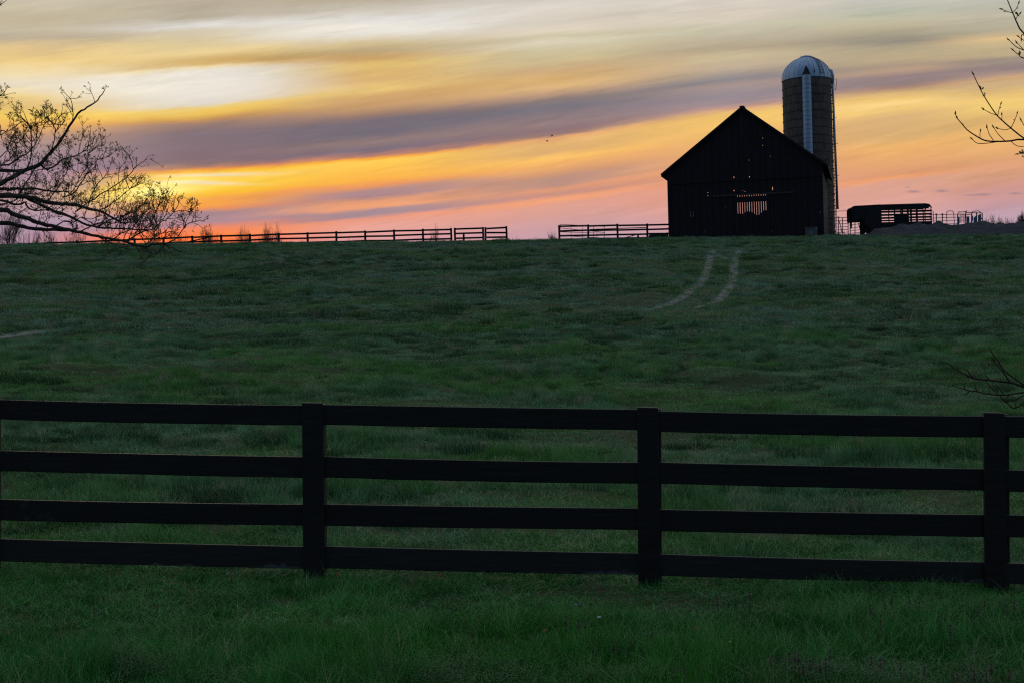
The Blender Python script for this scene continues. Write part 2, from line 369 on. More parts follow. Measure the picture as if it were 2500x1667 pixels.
# ------------------------------------------------------------------ materials
class NT:
    def __init__(s, name):
        s.m = bpy.data.materials.new(name); s.m.use_nodes = True; s.t = s.m.node_tree
        s.b = s.t.nodes['Principled BSDF']; s.out = s.t.nodes['Material Output']
    def n(s, typ, **kw):
        nd = s.t.nodes.new(typ)
        for k, v in kw.items(): setattr(nd, k, v)
        return nd
    def link(s, a, b): s.t.links.new(a, b)
    def coord(s, kind='Object', scale=(1,1,1)):
        tc = s.n('ShaderNodeTexCoord'); mp = s.n('ShaderNodeMapping'); mp.inputs['Scale'].default_value = scale
        s.link(tc.outputs[kind], mp.inputs[0]); return mp.outputs[0]
    def wpos(s, scale=(1,1,1)):
        g = s.n('ShaderNodeNewGeometry'); mp = s.n('ShaderNodeMapping'); mp.inputs['Scale'].default_value = scale
        s.link(g.outputs['Position'], mp.inputs[0]); return mp.outputs[0]
    def noise(s, vec, scale, detail=4, rough=.55):
        nd = s.n('ShaderNodeTexNoise'); nd.inputs['Scale'].default_value = scale; nd.inputs['Detail'].default_value = detail; nd.inputs['Roughness'].default_value = rough
        s.link(vec, nd.inputs['Vector']); return nd.outputs['Fac']
    def ramp(s, fac, stops):
        r = s.n('ShaderNodeValToRGB'); cr = r.color_ramp
        while len(cr.elements) < len(stops): cr.elements.new(1.0)
        for e, (p, c) in zip(cr.elements, stops): e.position = p
        for e, (p, c) in zip(cr.elements, stops): e.color = (*c, 1) if len(c) == 3 else c
        s.link(fac, r.inputs[0]); return r.outputs[0]
    def mix(s, fac, a, b):
        nd = s.n('ShaderNodeMix', data_type='RGBA')
        for sk, v in ((nd.inputs[0], fac), (nd.inputs[6], a), (nd.inputs[7], b)):
            if isinstance(v, (int, float)): sk.default_value = float(v)
            elif isinstance(v, tuple): sk.default_value = (*v, 1)
            else: s.link(v, sk)
        return nd.outputs[2]
    def half(s, x):
        m = s.n('ShaderNodeMath', operation='MULTIPLY'); s.link(x, m.inputs[0]); m.inputs[1].default_value = .5; return m.outputs[0]
    def bump(s, h, strength=.4, dist=.02):
        b = s.n('ShaderNodeBump'); b.inputs['Strength'].default_value = strength; b.inputs['Distance'].default_value = dist
        s.link(h, b.inputs['Height']); s.link(b.outputs[0], s.b.inputs['Normal'])
    def set(s, color=None, rough=.7, metal=0., spec=.3):
        if color is not None:
            if isinstance(color, tuple): s.b.inputs['Base Color'].default_value = (*color, 1)
            else: s.link(color, s.b.inputs['Base Color'])
        s.b.inputs['Roughness'].default_value = rough; s.b.inputs['Metallic'].default_value = metal
        s.b.inputs['Specular IOR Level'].default_value = spec
        return s.m

def mat_plain(name, c0, c1, scale=6., rough=.7, metal=0., spec=.3, stretch=(1,1,1), bump=.3):
    t = NT(name); v = t.coord('Object', stretch); f = t.noise(v, scale, 5)
    t.set(t.ramp(f, [(.3, c0), (.7, c1)]), rough, metal, spec)
    if bump: t.bump(f, bump, .01)
    return t.m

def mat_ground():
    t = NT('pasture_soil'); p = t.wpos()
    big = t.noise(p, .05, 4); mid = t.noise(p, .5, 5); fine = t.noise(p, 9., 5)
    c = t.ramp(big, [(.35, (.040, .048, .026)), (.65, (.050, .062, .034))])
    c = t.mix(t.ramp(mid, [(.42, (0,0,0)), (.66, (1,1,1))]), c, (.022, .040, .014))
    bare = t.ramp(t.noise(p, .16, 4), [(.66, (0,0,0)), (.74, (1,1,1))])
    c = t.mix(bare, c, (.060, .050, .036))
    c = t.mix(t.ramp(fine, [(.4, (0,0,0)), (.75, (.6,.6,.6))]), c, (.018, .026, .010))
    t.set(c, .95, 0, .05); t.bump(fine, .6, .05); return t.m

def mat_grass(name, dark, light, dry, warm, spec=.35, rough=.45):
    t = NT(name); p = t.wpos()
    oi = t.n('ShaderNodeObjectInfo')
    big = t.noise(p, .22, 5); mid = t.noise(p, 1.1, 4)
    c = t.mix(t.ramp(mid, [(.40, (0,0,0)), (.60, (1,1,1))]), dark, light)
    c = t.mix(t.ramp(big, [(.46, (0,0,0)), (.58, (.85,.85,.85))]), c, warm)
    c = t.mix(t.ramp(oi.outputs['Random'], [(.90, (0,0,0)), (.96, (.75,.75,.75))]), c, dry)
    hsv = t.n('ShaderNodeHueSaturation'); t.link(c, hsv.inputs['Color'])
    mr = t.n('ShaderNodeMapRange'); mr.inputs[3].default_value = .72; mr.inputs[4].default_value = 1.32
    t.link(oi.outputs['Random'], mr.inputs[0]); t.link(mr.outputs[0], hsv.inputs['Value'])
    t.set(hsv.outputs[0], rough, 0, spec)
    tr = t.n('ShaderNodeBsdfTranslucent'); t.link(hsv.outputs[0], tr.inputs[0])
    ms = t.n('ShaderNodeMixShader'); ms.inputs[0].default_value = .22
    t.link(t.b.outputs[0], ms.inputs[1]); t.link(tr.outputs[0], ms.inputs[2]); t.link(ms.outputs[0], t.out.inputs[0])
    return t.m

M_SOIL = mat_ground()
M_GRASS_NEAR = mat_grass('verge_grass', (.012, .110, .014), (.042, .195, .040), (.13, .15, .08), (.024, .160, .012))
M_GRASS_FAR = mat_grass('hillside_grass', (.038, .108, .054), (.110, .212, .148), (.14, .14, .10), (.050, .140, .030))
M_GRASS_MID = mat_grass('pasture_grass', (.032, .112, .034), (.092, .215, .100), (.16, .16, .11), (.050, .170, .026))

def mat_black_paint():
    t = NT('black_fence_paint'); v = t.coord('Object', (1, 1, 1)); g = t.coord('Object', (.6, 6, 9))
    f = t.noise(g, 5, 6, .6); w = t.noise(v, 2.2, 5, .7)
    c = t.ramp(f, [(.3, (.003, .003, .004)), (.7, (.009, .009, .011))])
    worn = t.ramp(w, [(.66, (0,0,0)), (.72, (1,1,1))])
    c = t.mix(worn, c, (.016, .016, .018))
    t.set(c, .5, 0, .15); t.bump(f, .35, .006); return t.m
M_FENCE = mat_black_paint()
def mat_peeled():
    t = NT('peeling_black_paint'); v = t.coord('Object', (1, 1, 2.5)); f = t.noise(t.coord('Object', (.6, 6, 9)), 5, 6, .6)
    w = t.noise(v, 3.0, 8, .75)
    tc = t.n('ShaderNodeTexCoord'); sp = t.n('ShaderNodeSeparateXYZ'); t.link(tc.outputs['Generated'], sp.inputs[0])
    mr = t.n('ShaderNodeMapRange'); mr.inputs[1].default_value = 0.0; mr.inputs[2].default_value = .42; mr.inputs[3].default_value = .30; mr.inputs[4].default_value = -.12
    t.link(sp.outputs[2], mr.inputs[0])
    ad = t.n('ShaderNodeMath', operation='ADD'); t.link(w, ad.inputs[0]); t.link(mr.outputs[0], ad.inputs[1])
    c = t.ramp(f, [(.3, (.003, .003, .004)), (.7, (.009, .009, .011))])
    c = t.mix(t.ramp(ad.outputs[0], [(.70, (0,0,0)), (.74, (1,1,1))]), c, (.030, .036, .046))
    t.set(c, .6, 0, .25); t.bump(f, .35, .006); return t.m
M_PEEL = mat_peeled()
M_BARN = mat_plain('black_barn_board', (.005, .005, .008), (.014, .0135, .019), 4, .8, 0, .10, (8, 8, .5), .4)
M_BARN_SIDE = mat_plain('skylit_barn_board', (.040, .036, .032), (.085, .075, .066), 4, .85, 0, .1, (8, 8, .5), .4)  # right wall boards coloured lighter for the sky light they catch
M_ROOF = mat_plain('dark_barn_roof', (.020, .020, .024), (.045, .045, .050), 3, .6, .2, .3)
M_STAVE = None
def mat_stave():
    t = NT('concrete_stave'); oi = t.n('ShaderNodeObjectInfo'); p = t.wpos((1, 1, .35)); f = t.noise(p, 2.2, 6, .65); g = t.noise(t.wpos((6, 6, .5)), 1., 4)
    c = t.ramp(f, [(.3, (.038, .034, .036)), (.7, (.078, .068, .067))])
    c = t.mix(t.ramp(g, [(.5, (0,0,0)), (.8, (.6,.6,.6))]), c, (.045, .036, .034))
    hsv = t.n('ShaderNodeHueSaturation'); t.link(c, hsv.inputs['Color'])
    mr = t.n('ShaderNodeMapRange'); mr.inputs[3].default_value = .88; mr.inputs[4].default_value = 1.12
    t.link(oi.outputs['Random'], mr.inputs[0]); t.link(mr.outputs[0], hsv.inputs['Value'])
    t.set(hsv.outputs[0], .9, 0, .1); t.bump(f, .4, .02); return t.m
M_STAVE = mat_stave()
M_STEEL = mat_plain('galvanised_steel', (.11, .18, .28), (.17, .25, .38), 2.5, .5, .2, .5, (1, 1, .4), .1)
M_DOME = mat_plain('pale_dome_metal', (.12, .20, .32), (.20, .30, .44), 1.5, .5, .2, .5, (1, 1, .3), .1)
M_DARK = mat_plain('dark_steel', (.012, .012, .014), (.03, .03, .034), 8, .6, .3, .3)
M_PIPE = mat_plain('corral_pipe', (.020, .022, .024), (.05, .052, .055), 8, .55, .3, .3)
M_BLUE = mat_plain('blue_enamel', (.012, .045, .11), (.020, .075, .16), 6, .5, .1, .4)
M_TRAILER = mat_plain('dark_trailer_paint', (.006, .0065, .010), (.014, .015, .021), 4, .75, 0, .12)
M_GRAVEL = mat_plain('dark_gravel', (.016, .018, .023), (.046, .049, .057), 7, .95, 0, .1, (1,1,1), .8)
def mat_dirt():
    t = NT('worn_rut_dirt'); p = t.wpos(); f = t.noise(p, 3.5, 6, .65); g = t.noise(p, 5.0, 5, .7)
    c = t.ramp(f, [(.3, (.092, .085, .089)), (.7, (.165, .148, .150))])
    ea = t.n('ShaderNodeAttribute'); ea.attribute_name = 'edge'
    ad = t.n('ShaderNodeMath', operation='MULTIPLY_ADD'); t.link(g, ad.inputs[0]); ad.inputs[1].default_value = .9; t.link(ea.outputs['Fac'], ad.inputs[2])
    c = t.mix(t.ramp(t.half(ad.outputs[0]), [(.53, (0,0,0)), (.70, (1,1,1))]), c, (.038, .068, .036))
    t.set(c, .95, 0, .1); t.bump(f, .6, .03); return t.m
M_DIRT = mat_dirt()
M_OLD_DIRT = mat_plain('pale_rut_dirt', (.066, .068, .076), (.115, .114, .124), 3.5, .95, 0, .1, (1,1,1), .5)
M_BARK = mat_plain('grey_bark', (.020, .018, .016), (.055, .048, .042), 14, .9, 0, .1, (1,1,.4), .5)
M_BARKY = mat_plain('young_bark', (.014, .009, .007), (.030, .018, .013), 14, .8, 0, .15)
M_BUD = mat_plain('spring_bud', (.06, .065, .016), (.12, .12, .03), 30, .7, 0, .2)
M_FARTREE = mat_plain('far_twigs', (.045, .036, .036), (.075, .058, .056), 3, .9, 0, .05, bump=0)
M_BOX = mat_plain('blue_grey_box', (.022, .034, .042), (.038, .054, .064), 5, .6, 0, .3)
M_PALE = mat_plain('pale_trim', (.050, .066, .082), (.080, .10, .12), 5, .6, 0, .3)
M_BRUSH = mat_plain('dead_brush', (.02, .018, .016), (.05, .042, .036), 12, .9, 0, .1)

# ------------------------------------------------------------------ terrain mesh
ys = np.concatenate((np.linspace(-60, 4, 26)[:-1], np.geomspace(4, 132, 380)[:-1], np.geomspace(132, 6000, 60)))
ss = np.concatenate((np.linspace(-1.6, -.46, 14)[:-1], np.linspace(-.46, .46, 230), np.linspace(.46, 1.6, 14)[1:]))
XX = ss[None, :] * (np.abs(ys)[:, None] * 1.0 + 14.0); YY = np.repeat(ys[:, None], len(ss), 1)
ZZ = ground(XX, YY)
nr, nc = XX.shape
V = np.stack((XX.ravel(), YY.ravel(), ZZ.ravel()), 1)
I = np.arange(nr * nc).reshape(nr, nc)
FQ = np.stack((I[:-1, :-1].ravel(), I[:-1, 1:].ravel(), I[1:, 1:].ravel(), I[1:, :-1].ravel()), 1)
me = bpy.data.meshes.new('ground'); me.from_pydata(V.tolist(), [], FQ.tolist()); me.update()
me.polygons.foreach_set('use_smooth', [True] * len(me.polygons)); me.materials.append(M_SOIL)
g_o = bpy.data.objects.new('ground', me); col.objects.link(g_o); tag(g_o, 'green pasture rising to a low crest', 'ground', kind='structure')

# ------------------------------------------------------------------ wheel ruts up to the barn
def rut(path, width, name, label):
    xs, yy, S = path
    tx, ty = np.gradient(xs), np.gradient(yy); L = np.hypot(tx, ty) + 1e-9; nx, ny = -ty / L, tx / L
    mb = MB(); edge = []; rows_ = []
    lanes = np.linspace(-1, 1, 9)
    ends = np.clip(np.minimum(S, S[-1] - S) / 2.5, 0, 1)
    for l in lanes:
        w = l * width / 2 * (1 + .16 * (noise2(S * 1.1, np.full_like(S, 3.3), 5) - .5))
        X, Y = xs + nx * w, yy + ny * w
        rows_.append(np.stack((X, Y, ground(X, Y) + .022 - .016 * (1 - l*l)), 1)); edge.append(np.maximum(abs(l), 1 - ends))
    n = len(S); mb.v = [tuple(p) for r in rows_ for p in r]
    for a in range(len(lanes) - 1): mb.f += [(a*n + k, a*n + k + 1, (a+1)*n + k + 1, (a+1)*n + k) for k in range(n - 1)]
    o = mb.build(name, M_DIRT, None, True); tag(o, label, 'path', kind='structure')
    at_ = o.data.attributes.new('edge', 'FLOAT', 'POINT'); at_.data.foreach_set('value', np.concatenate(edge).astype(np.float32))
for (p_, w_, lab_) in RUT_DEF: rut(p_, w_, 'dirt_path', lab_)
# ------------------------------------------------------------------ near board fence
def fence_near():
    def Yf(px): return 10.62 - 0.38 * px / 2500.0
    posts = [(-822, 948, 1396), (-33, 968, 1404), (765, 983, 1414), (1583, 994, 1436), (2428, 1007, 1453), (3290, 1020, 1470)]
    rails = [ # py of top / bottom at px = 0 and px = 2500
        ((976, 1024), (1014, 1066)), ((1100, 1150), (1145, 1198)), ((1217, 1268), (1255, 1309)), ((1314, 1369), (1373, 1424))]
    base = hit(1250, 1430)
    root = thing('board_fence', 'black four-board fence with square posts crossing the foreground', 'fence', (0, Yf(1250), gz(0, Yf(1250))))
    lean = {-822: 0, -33: .2, 765: 3, 1583: 2, 2428: 2, 3290: 0}
    for px, top, bot in posts:
        Y = Yf(px) + .12; l = lean[px]
        p0 = at(px + l + 1, bot, Y); p1 = at(px + 4, top + 3, Y)
        p0.z = gz(p0.x, p0.y) - .35
        p1.y = Y
        mb = MB(); mb.bar(p0, p1, .155, .13, (1, 0, 0)); po = mb.build('post', M_FENCE, root)
        bv = po.modifiers.new('b', 'BEVEL'); bv.width = .012; bv.segments = 2
        # the face plate nailed over the board ends
        Y = Yf(px) - .028
        a = at(px + l, bot + 30, Y); b = at(px - 2, top, Y); a.z = gz(a.x, a.y) - .15
        w0, w1 = 54 / F * Y, 51 / F * Y
        mb = MB(); t = .014
        mb.hexa([(a.x-w0/2, Y-t, a.z), (a.x+w0/2, Y-t, a.z), (a.x+w0/2, Y+t, a.z), (a.x-w0/2, Y+t, a.z),
                 (b.x-w1/2, Y-t, b.z+.004), (b.x+w1/2, Y-t, b.z-.004), (b.x+w1/2, Y+t, b.z), (b.x-w1/2, Y+t, b.z+.006)])
        fo = mb.build('face_plate', M_FENCE, root); bv = fo.modifiers.new('b', 'BEVEL'); bv.width = .004; bv.segments = 2
    for i, ((l0, l1), (r0, r1)) in enumerate(rails):
        for k, (pa, pb) in enumerate(zip(posts, posts[1:])):
            mb = MB(); xa, xb = pa[0] + 1.5, pb[0] - 1.5; n = 9
            T, B = [], []
            j0, j1 = random.uniform(-2, 2), random.uniform(-2, 2); sag = random.uniform(1, 5)
            for m in range(n):
                f = m / (n - 1); px = xa + (xb - xa) * f; g = px / 2500.0
                e = j0 * (1 - f) + j1 * f + sag * 4 * f * (1 - f) * .6
                T.append((px, l0 + (r0 - l0) * g + e)); B.append((px, l1 + (r1 - l1) * g + e + random.uniform(-.6, .6)))
            idx = []
            for m in range(n):
                Y = Yf(T[m][0]); P = []
                for (q_, dy) in ((B[m], -.013), (T[m], -.013), (T[m], .013), (B[m], .013)):
                    v = at(q_[0], q_[1], Y); v.y += dy; P.append(v)
                idx.append(len(mb.v)); mb.v += [tuple(p) for p in P]
            for m in range(n - 1):
                a, b = idx[m], idx[m+1]
                for j in range(4): mb.f.append((a+j, a+(j+1) % 4, b+(j+1) % 4, b+j))
            mb.f.append((idx[0]+3, idx[0]+2, idx[0]+1, idx[0])); mb.f.append(tuple(idx[-1]+j for j in range(4)))
            ro = mb.build('rail', M_PEEL if i == 3 else M_FENCE, root)
            bv = ro.modifiers.new('b', 'BEVEL'); bv.width = .005; bv.segments = 2
            if i == 3 and k == 3: ro['label'] = 'bottom rail with flaking paint along its lower edge'
fence_near()

# ------------------------------------------------------------------ far fences on the crest
YF = 121.0
PXM = F / YF
def topline(px): return float(np.interp(px, [-400, -100, 100, 500, 750, 1000, 1100, 1236, 1365, 1436, 1507, 1580, 1640], [611, 600, 592, 576, 568, 561, 558, 554, 551, 549.5, 548, 546.8, 546]))
def fence_far(name, label, pxs, rails, Y=YF, extra_post=None, h=1.42, rail_h=.15):
    mid = pxs[len(pxs)//2]; b = at(mid, topline(mid), Y)
    root = thing(name, label, 'fence', (b.x, Y, gz(b.x, Y)))
    for px in pxs:
        p = at(px, topline(px) - random.uniform(.2, 1.4), Y); x = random.uniform(-.03, .03)
        z0 = min(gz(p.x, Y), p.z - h) - .25
        mb = MB(); mb.bar((p.x + x, Y + .09, z0), (p.x, Y + .09, p.z), .17, .15, (1, 0, 0)); mb.build('post', M_FENCE, root)
    for a, c in zip(pxs, pxs[1:]):
        for k, dzr in enumerate(rails):
            pa, pc = at(a, topline(a), Y), at(c, topline(c), Y)
            pa.z -= dzr + random.uniform(-.03, .03) + .07; pc.z -= dzr + random.uniform(-.03, .03) + .07
            mb = MB(); mb.bar(pa, pc, rail_h, .03); mb.build('rail', M_FENCE, root)
    return root
R4 = (0.03, .42, .80, 1.12)
left_posts = [1032 - 70.4 * k for k in range(19)][::-1] + [1101]
ffl = fence_far('board_fence', 'long black board fence along the crest left of the gap', left_posts, R4)
# a broken diagonal board leaning across two bays
mb = MB(); mb.bar(at(425, 598, YF - .1), at(527, 577, YF - .1), .10, .03); o = mb.build('loose_board', M_FENCE, ffl); o['label'] = 'fallen board leaning diagonally on the far fence'
wing = fence_far('board_fence', 'short black fence wing with doubled posts just left of the gap', [1110, 1179], R4)
for px, tp in ((1132, 572), (1170, 0)):
    if tp:
        p = at(px, tp, YF); mb = MB(); mb.bar((p.x, YF - .05, gz(p.x, YF) - .2), (p.x, YF - .05, p.z), .17, .12, (1,0,0)); mb.build('post', M_FENCE, wing)
gate_w = fence_far('wooden_gate', 'black four-board gate standing open at the gap', [1185, 1236], R4); gate_w['category'] = 'gate'
for zz in (.1, .5, .88, 1.2):
    p = at(1182, topline(1182), YF); mb = MB(); mb.bar((p.x - .12, YF - .03, p.z - zz), (p.x + .25, YF - .03, p.z - zz), .05, .03); mb.build('hinge', M_STEEL, gate_w)
ffr = fence_far('board_fence', 'black board fence between the gap and the barn', [1365, 1436, 1507, 1580, 1640], R4)
for (x0, y0, x1, y1) in ((1508, 586, 1560, 572), (1512, 588, 1545, 580), (1440, 561, 1580, 556)):
    mb = MB(); mb.bar(at(x0, y0, YF - .12), at(x1, y1, YF - .12), .07, .03); mb.build('loose_board', M_FENCE, ffr)
p = at(1557, 572, YF); mb = MB(); mb.bar((p.x, YF - .2, gz(p.x, YF) - .2), (p.x, YF - .2, p.z), .15, .12, (1,0,0)); mb.build('post', M_FENCE, ffr)
mb = MB(); mb.bar(at(1585, 583, YF - .25), at(1632, 577, YF - .25), .62, .05); o = mb.build('panel', M_FENCE, ffr); o['label'] = 'low solid board panel at the foot of the fence by the barn'
# tube gate folded against the fence
def G6(x, y): return at(1000 + x / 3.36, 500 + y / 3.36, YF - .25)
tg = thing('tube_gate', 'thin bent tube gate leaning against the fence right of the gap', 'gate', tuple(at(1420, 589, YF - .25)))
for a, b in (((1237,163),(1600,181)), ((1237,193),(1600,229)), ((1237,225),(1600,236)), ((1237,256),(1600,276)), ((1237,285),(1600,292))):
    mb = MB(); mb.tube([G6(*a), G6(*b)], .022, 6); mb.build('rail', M_PIPE, tg)
for a, b in (((1237,163),(1232,300)), ((1323,168),(1326,292)), ((1415,173),(1418,292)), ((1508,178),(1510,292)), ((1600,181),(1600,300))):
    mb = MB(); mb.tube([G6(*a), G6(*b)], .020, 6); mb.build('upright', M_PIPE, tg)

# ------------------------------------------------------------------ barn
BA = math.radians(14.5)
BY = 119.0
bc = at(1820, 581, BY)
barn = thing('barn', 'tall black gabled timber barn on the crest with light through its slatted door', 'barn', (bc.x, bc.y, bc.z), -BA)
BW, BH, BP, BD = 12.85, 5.95, 10.85, 12.0
HW = BW / 2
def rz_(x): return BP - abs(x) * (BP - BH) / HW
def lx(zx, zy): return (zx - 717 + .026 * (1450 - zy)) / 88.3
def lz(zy): return (1450 - zy) / 88.3
HOLES = [(632,1000,.07,.13), (746,1003,.06,.12), (633,1098,.08,.10), (439,1102,.06,.06), (439,1125,.06,.07), (914,1097,.06,.32), (843,723,.05,.05),
         (843,777,.05,.05), (1015,870,.06,.05), (1015,886,.07,.09), (898,860,.04,.04), (743,880,.04,.04), (697,1100,.04,.04), (713,1108,.05,.05)]
HOLES = [(lx(a, b), lz(b), w * .8, h * .8) for a, b, w, h in HOLES]
DOOR = (-.74, 1.97, 3.62)
def board(x0, x1, z0, y0, y1, top=None, z1=None, name='board', mat=M_BARN):
    """one vertical plank, its top cut along the roof slope or level, with any holes cut through"""
    mb = MB(); g = -.012 if name == 'board' else 0.0
    x0 += g; x1 -= g
    t0, t1 = (rz_(x0) - .05, rz_(x1) - .05) if z1 is None else (z1, z1)
    hs = [h for h in HOLES if x0 - h[2]/2 < h[0] < x1 + h[2]/2 and z0 + .1 < h[1] < min(t0, t1) - .1]
    z = z0
    for (hx, hz, hw, hh) in sorted(hs, key=lambda h: h[1]):
        a, b = hx - hw/2, hx + hw/2
        if hz - hh/2 <= z: continue
        mb.box(x0, x1, y0, y1, z, hz - hh/2)
        if a > x0 + .004: mb.box(x0, a, y0, y1, hz - hh/2, hz + hh/2)
        if b < x1 - .004: mb.box(b, x1, y0, y1, hz - hh/2, hz + hh/2)
        z = hz + hh/2
    mb.hexa([(x0,y0,z),(x1,y0,z),(x1,y1,z),(x0,y1,z),(x0,y0,t0),(x1,y0,t1),(x1,y1,t1),(x0,y1,t0)])
    return mb.build(name, mat, barn, local=True)
edges = [-HW]
while edges[-1] < HW - .15: edges.append(edges[-1] + random.uniform(.25, .31))
edges[-1] = HW
if 0 not in edges:
    k = int(np.argmin(np.abs(edges))); edges[k] = 0.0
for dx_ in (DOOR[0], DOOR[1]):
    k = int(np.argmin(np.abs(np.array(edges) - dx_))); edges[k] = dx_
SPLIT = 4.8
for ib, (a, b) in enumerate(zip(edges, edges[1:])):
    j = (.017 if ib % 2 else -.017) + random.uniform(-.003, .003)
    indoor = a >= DOOR[0] - .01 and b <= DOOR[1] + .01
    zlo = DOOR[2] if indoor else -.35 + random.uniform(0, .06)
    board(a, b, zlo, .030 + j, .056 + j, z1=SPLIT + .05)
    if not (-.30 < (a + b) / 2 < .02): board(a, b, SPLIT + random.uniform(-.05, .02), -.040 + j, -.014 + j)
    else:
        board(a, b, SPLIT, -.040 + j, -.014 + j, z1=8.55)      # below the tall vent under the ridge
        if -.30 < (a + b) / 2 < .02: board(a, b, 8.55, .10, .13, name='vent_board', mat=M_DARK)
# slatted double door
n_s = 14; sw = (DOOR[1] - DOOR[0]) / n_s
for i in range(n_s):
    x0 = DOOR[0] + i * sw - (.04 if i == 0 else 0); x1 = DOOR[0] + (i + 1) * sw - (random.uniform(.020, .034) if i < n_s - 1 else -.06)
    mb = MB(); jj = random.uniform(-.004, .004); mb.box(x0, x1, -.075 + jj, -.05 + jj, -.1, 3.64)
    mb.build('door_slat', M_BARN, barn, local=True)
mb = MB(); mb.box(DOOR[0], DOOR[1], -.045, -.005, 2.96, 3.44); mb.build('door_brace', M_BARN, barn, local=True)
mb = MB(); mb.box(DOOR[0], DOOR[1], -.045, -.005, .35, .6); mb.build('door_brace', M_BARN, barn, local=True)
mb = MB(); mb.box(-2.6, 4.1, -.13, -.08, 3.54, 3.66); mb.build('door_track', M_DARK, barn, local=True)
# dark boards stacked inside close the gaps lower down
tops = [2.04,2.04,2.00,2.12,2.2,2.18,2.12,1.98,1.86,1.88,2.04,2.2,2.22]
for i, tz in enumerate(tops):
    x0 = DOOR[0] + (i + .5) * sw + .01; mb = MB(); mb.box(x0, x0 + sw - .005, .05, .08, -.1, tz if i else 2.04); mb.build('inner_board', M_BARN, barn, local=True)
# rear gable with a wide open bay, side walls, sill, roof
YB = BD
for a, b in ((-HW, -4.9), (4.6, HW)):
    x = a
    while x < b - .05:
        x2 = min(x + .5, b); mb = MB(); t0, t1 = rz_(x) - .06, rz_(x2) - .06
        mb.hexa([(x+.004,YB-.03,-.4),(x2-.004,YB-.03,-.4),(x2-.004,YB,-.4),(x+.004,YB,-.4),(x+.004,YB-.03,t0),(x2-.004,YB-.03,t1),(x2-.004,YB,t1),(x+.004,YB,t0)])
        mb.build('rear_board', M_BARN, barn, local=True); x = x2
for xs_, wd in ((-4.9, .2), (-3.3, .12), (2.1, .12), (4.6, .2)):
    mb = MB(); mb.box(xs_ - wd/2, xs_ + wd/2, YB - .25, YB - .06, -.4, rz_(xs_) - .1); mb.build('rear_post', M_BARN, barn, local=True)
for s in (-1, 1):
    mb = MB(); nb = 42
    for i in range(nb):
        y0, y1 = .05 + (BD - .1) * i / nb + .004, .05 + (BD - .1) * (i + 1) / nb - .004
        dj = random.uniform(0, .018); xo = s * (HW - .02) + s * dj
        mb.box(min(xo, xo - s*.025), max(xo, xo - s*.025), y0, y1, -.4, BH - .02)
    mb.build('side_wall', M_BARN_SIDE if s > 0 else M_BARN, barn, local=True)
ov, fo, th = .50, .28, .10
sl = (BP - BH) / HW
for s in (-1, 1):
    mb = MB(); xe = s * (HW + ov); ze = BP - (HW + ov) * sl; nseg = 12
    for i in range(nseg):                    # sheet courses along the roof, slightly uneven
        y0 = -fo + (BD + 2*fo) * i / nseg; y1 = -fo + (BD + 2*fo) * (i + 1) / nseg - .002
        dz0 = random.uniform(-.02, .03)
        P = [(xe, y0, ze + dz0 - .02), (0, y0, BP + dz0), (0, y1, BP + dz0), (xe, y1, ze + dz0 - .02)]
        Q = [(x, y, z + th) for x, y, z in P]
        if s < 0: mb.hexa(P[::1] + Q[::1])
        else: mb.hexa([P[1], P[0], P[3], P[2]] + [Q[1], Q[0], Q[3], Q[2]])
    r_o = mb.build('roof', M_ROOF, barn, local=True)
    mb = MB(); mb.bar((xe, -fo - .02, ze + .02), (0, -fo - .02, BP + .02), .18, .03, (0, 0, 1)); mb.build('rake_board', M_BARN, barn, local=True)
    mb = MB(); mb.bar((xe - s*.02, -fo, ze - .03), (xe - s*.02, BD + fo, ze - .05), .16, .03); mb.build('eave_board', M_BARN, barn, local=True)
mb = MB(); mb.box(-.2, .2, -fo, BD + fo, BP + .09, BP + .15); mb.build('ridge_cap', M_ROOF, barn, local=True)
# inside poles
for xx in (-5.6, -2.6, 5.4):
    for yy_ in (3.5, 7.5):
        mb = MB(); mb.tube([(xx, yy_, -.4), (xx, yy_, rz_(xx) - .2)], .12, 6); mb.build('inner_pole', M_BARN, barn, local=True)
# small pale window frame, latch, corner trim
wf = MB(); a, b = lx(320, 1255), lz(1255)
for (x0, x1, z0, z1) in ((a-.15, a-.10, b-.22, b+.22), (a+.10, a+.15, b-.22, b+.22), (a-.10, a+.10, b-.22, b-.17)): wf.box(x0, x1, -.03, .008, z0, z1)
o = wf.build('window_frame', M_PALE, barn, local=True); o['label'] = 'small pale unglazed window frame low on the left'
mb = MB(); mb.box(HW - .16, HW + .02, -.05, -.015, -.4, BH - .2); mb.build('corner_board', M_BARN, barn, local=True)
mb = MB(); mb.box(-HW - .02, -HW + .16, -.05, -.015, -.4, BH - .2); mb.build('corner_board', M_BARN, barn, local=True)
for zx, zy, w, h, mt in ((573,1220,.07,.09,M_PALE), (421,1395,.05,.16,M_PALE), (908,1413,.10,.12,M_BOX), (1258,1290,.14,.18,M_BOX)):
    mb = MB(); x, z = lx(zx, zy), lz(zy); mb.box(x-w/2, x+w/2, -.075, -.048, z-h/2, z+h/2); mb.build('metal_patch', mt, barn, local=True)
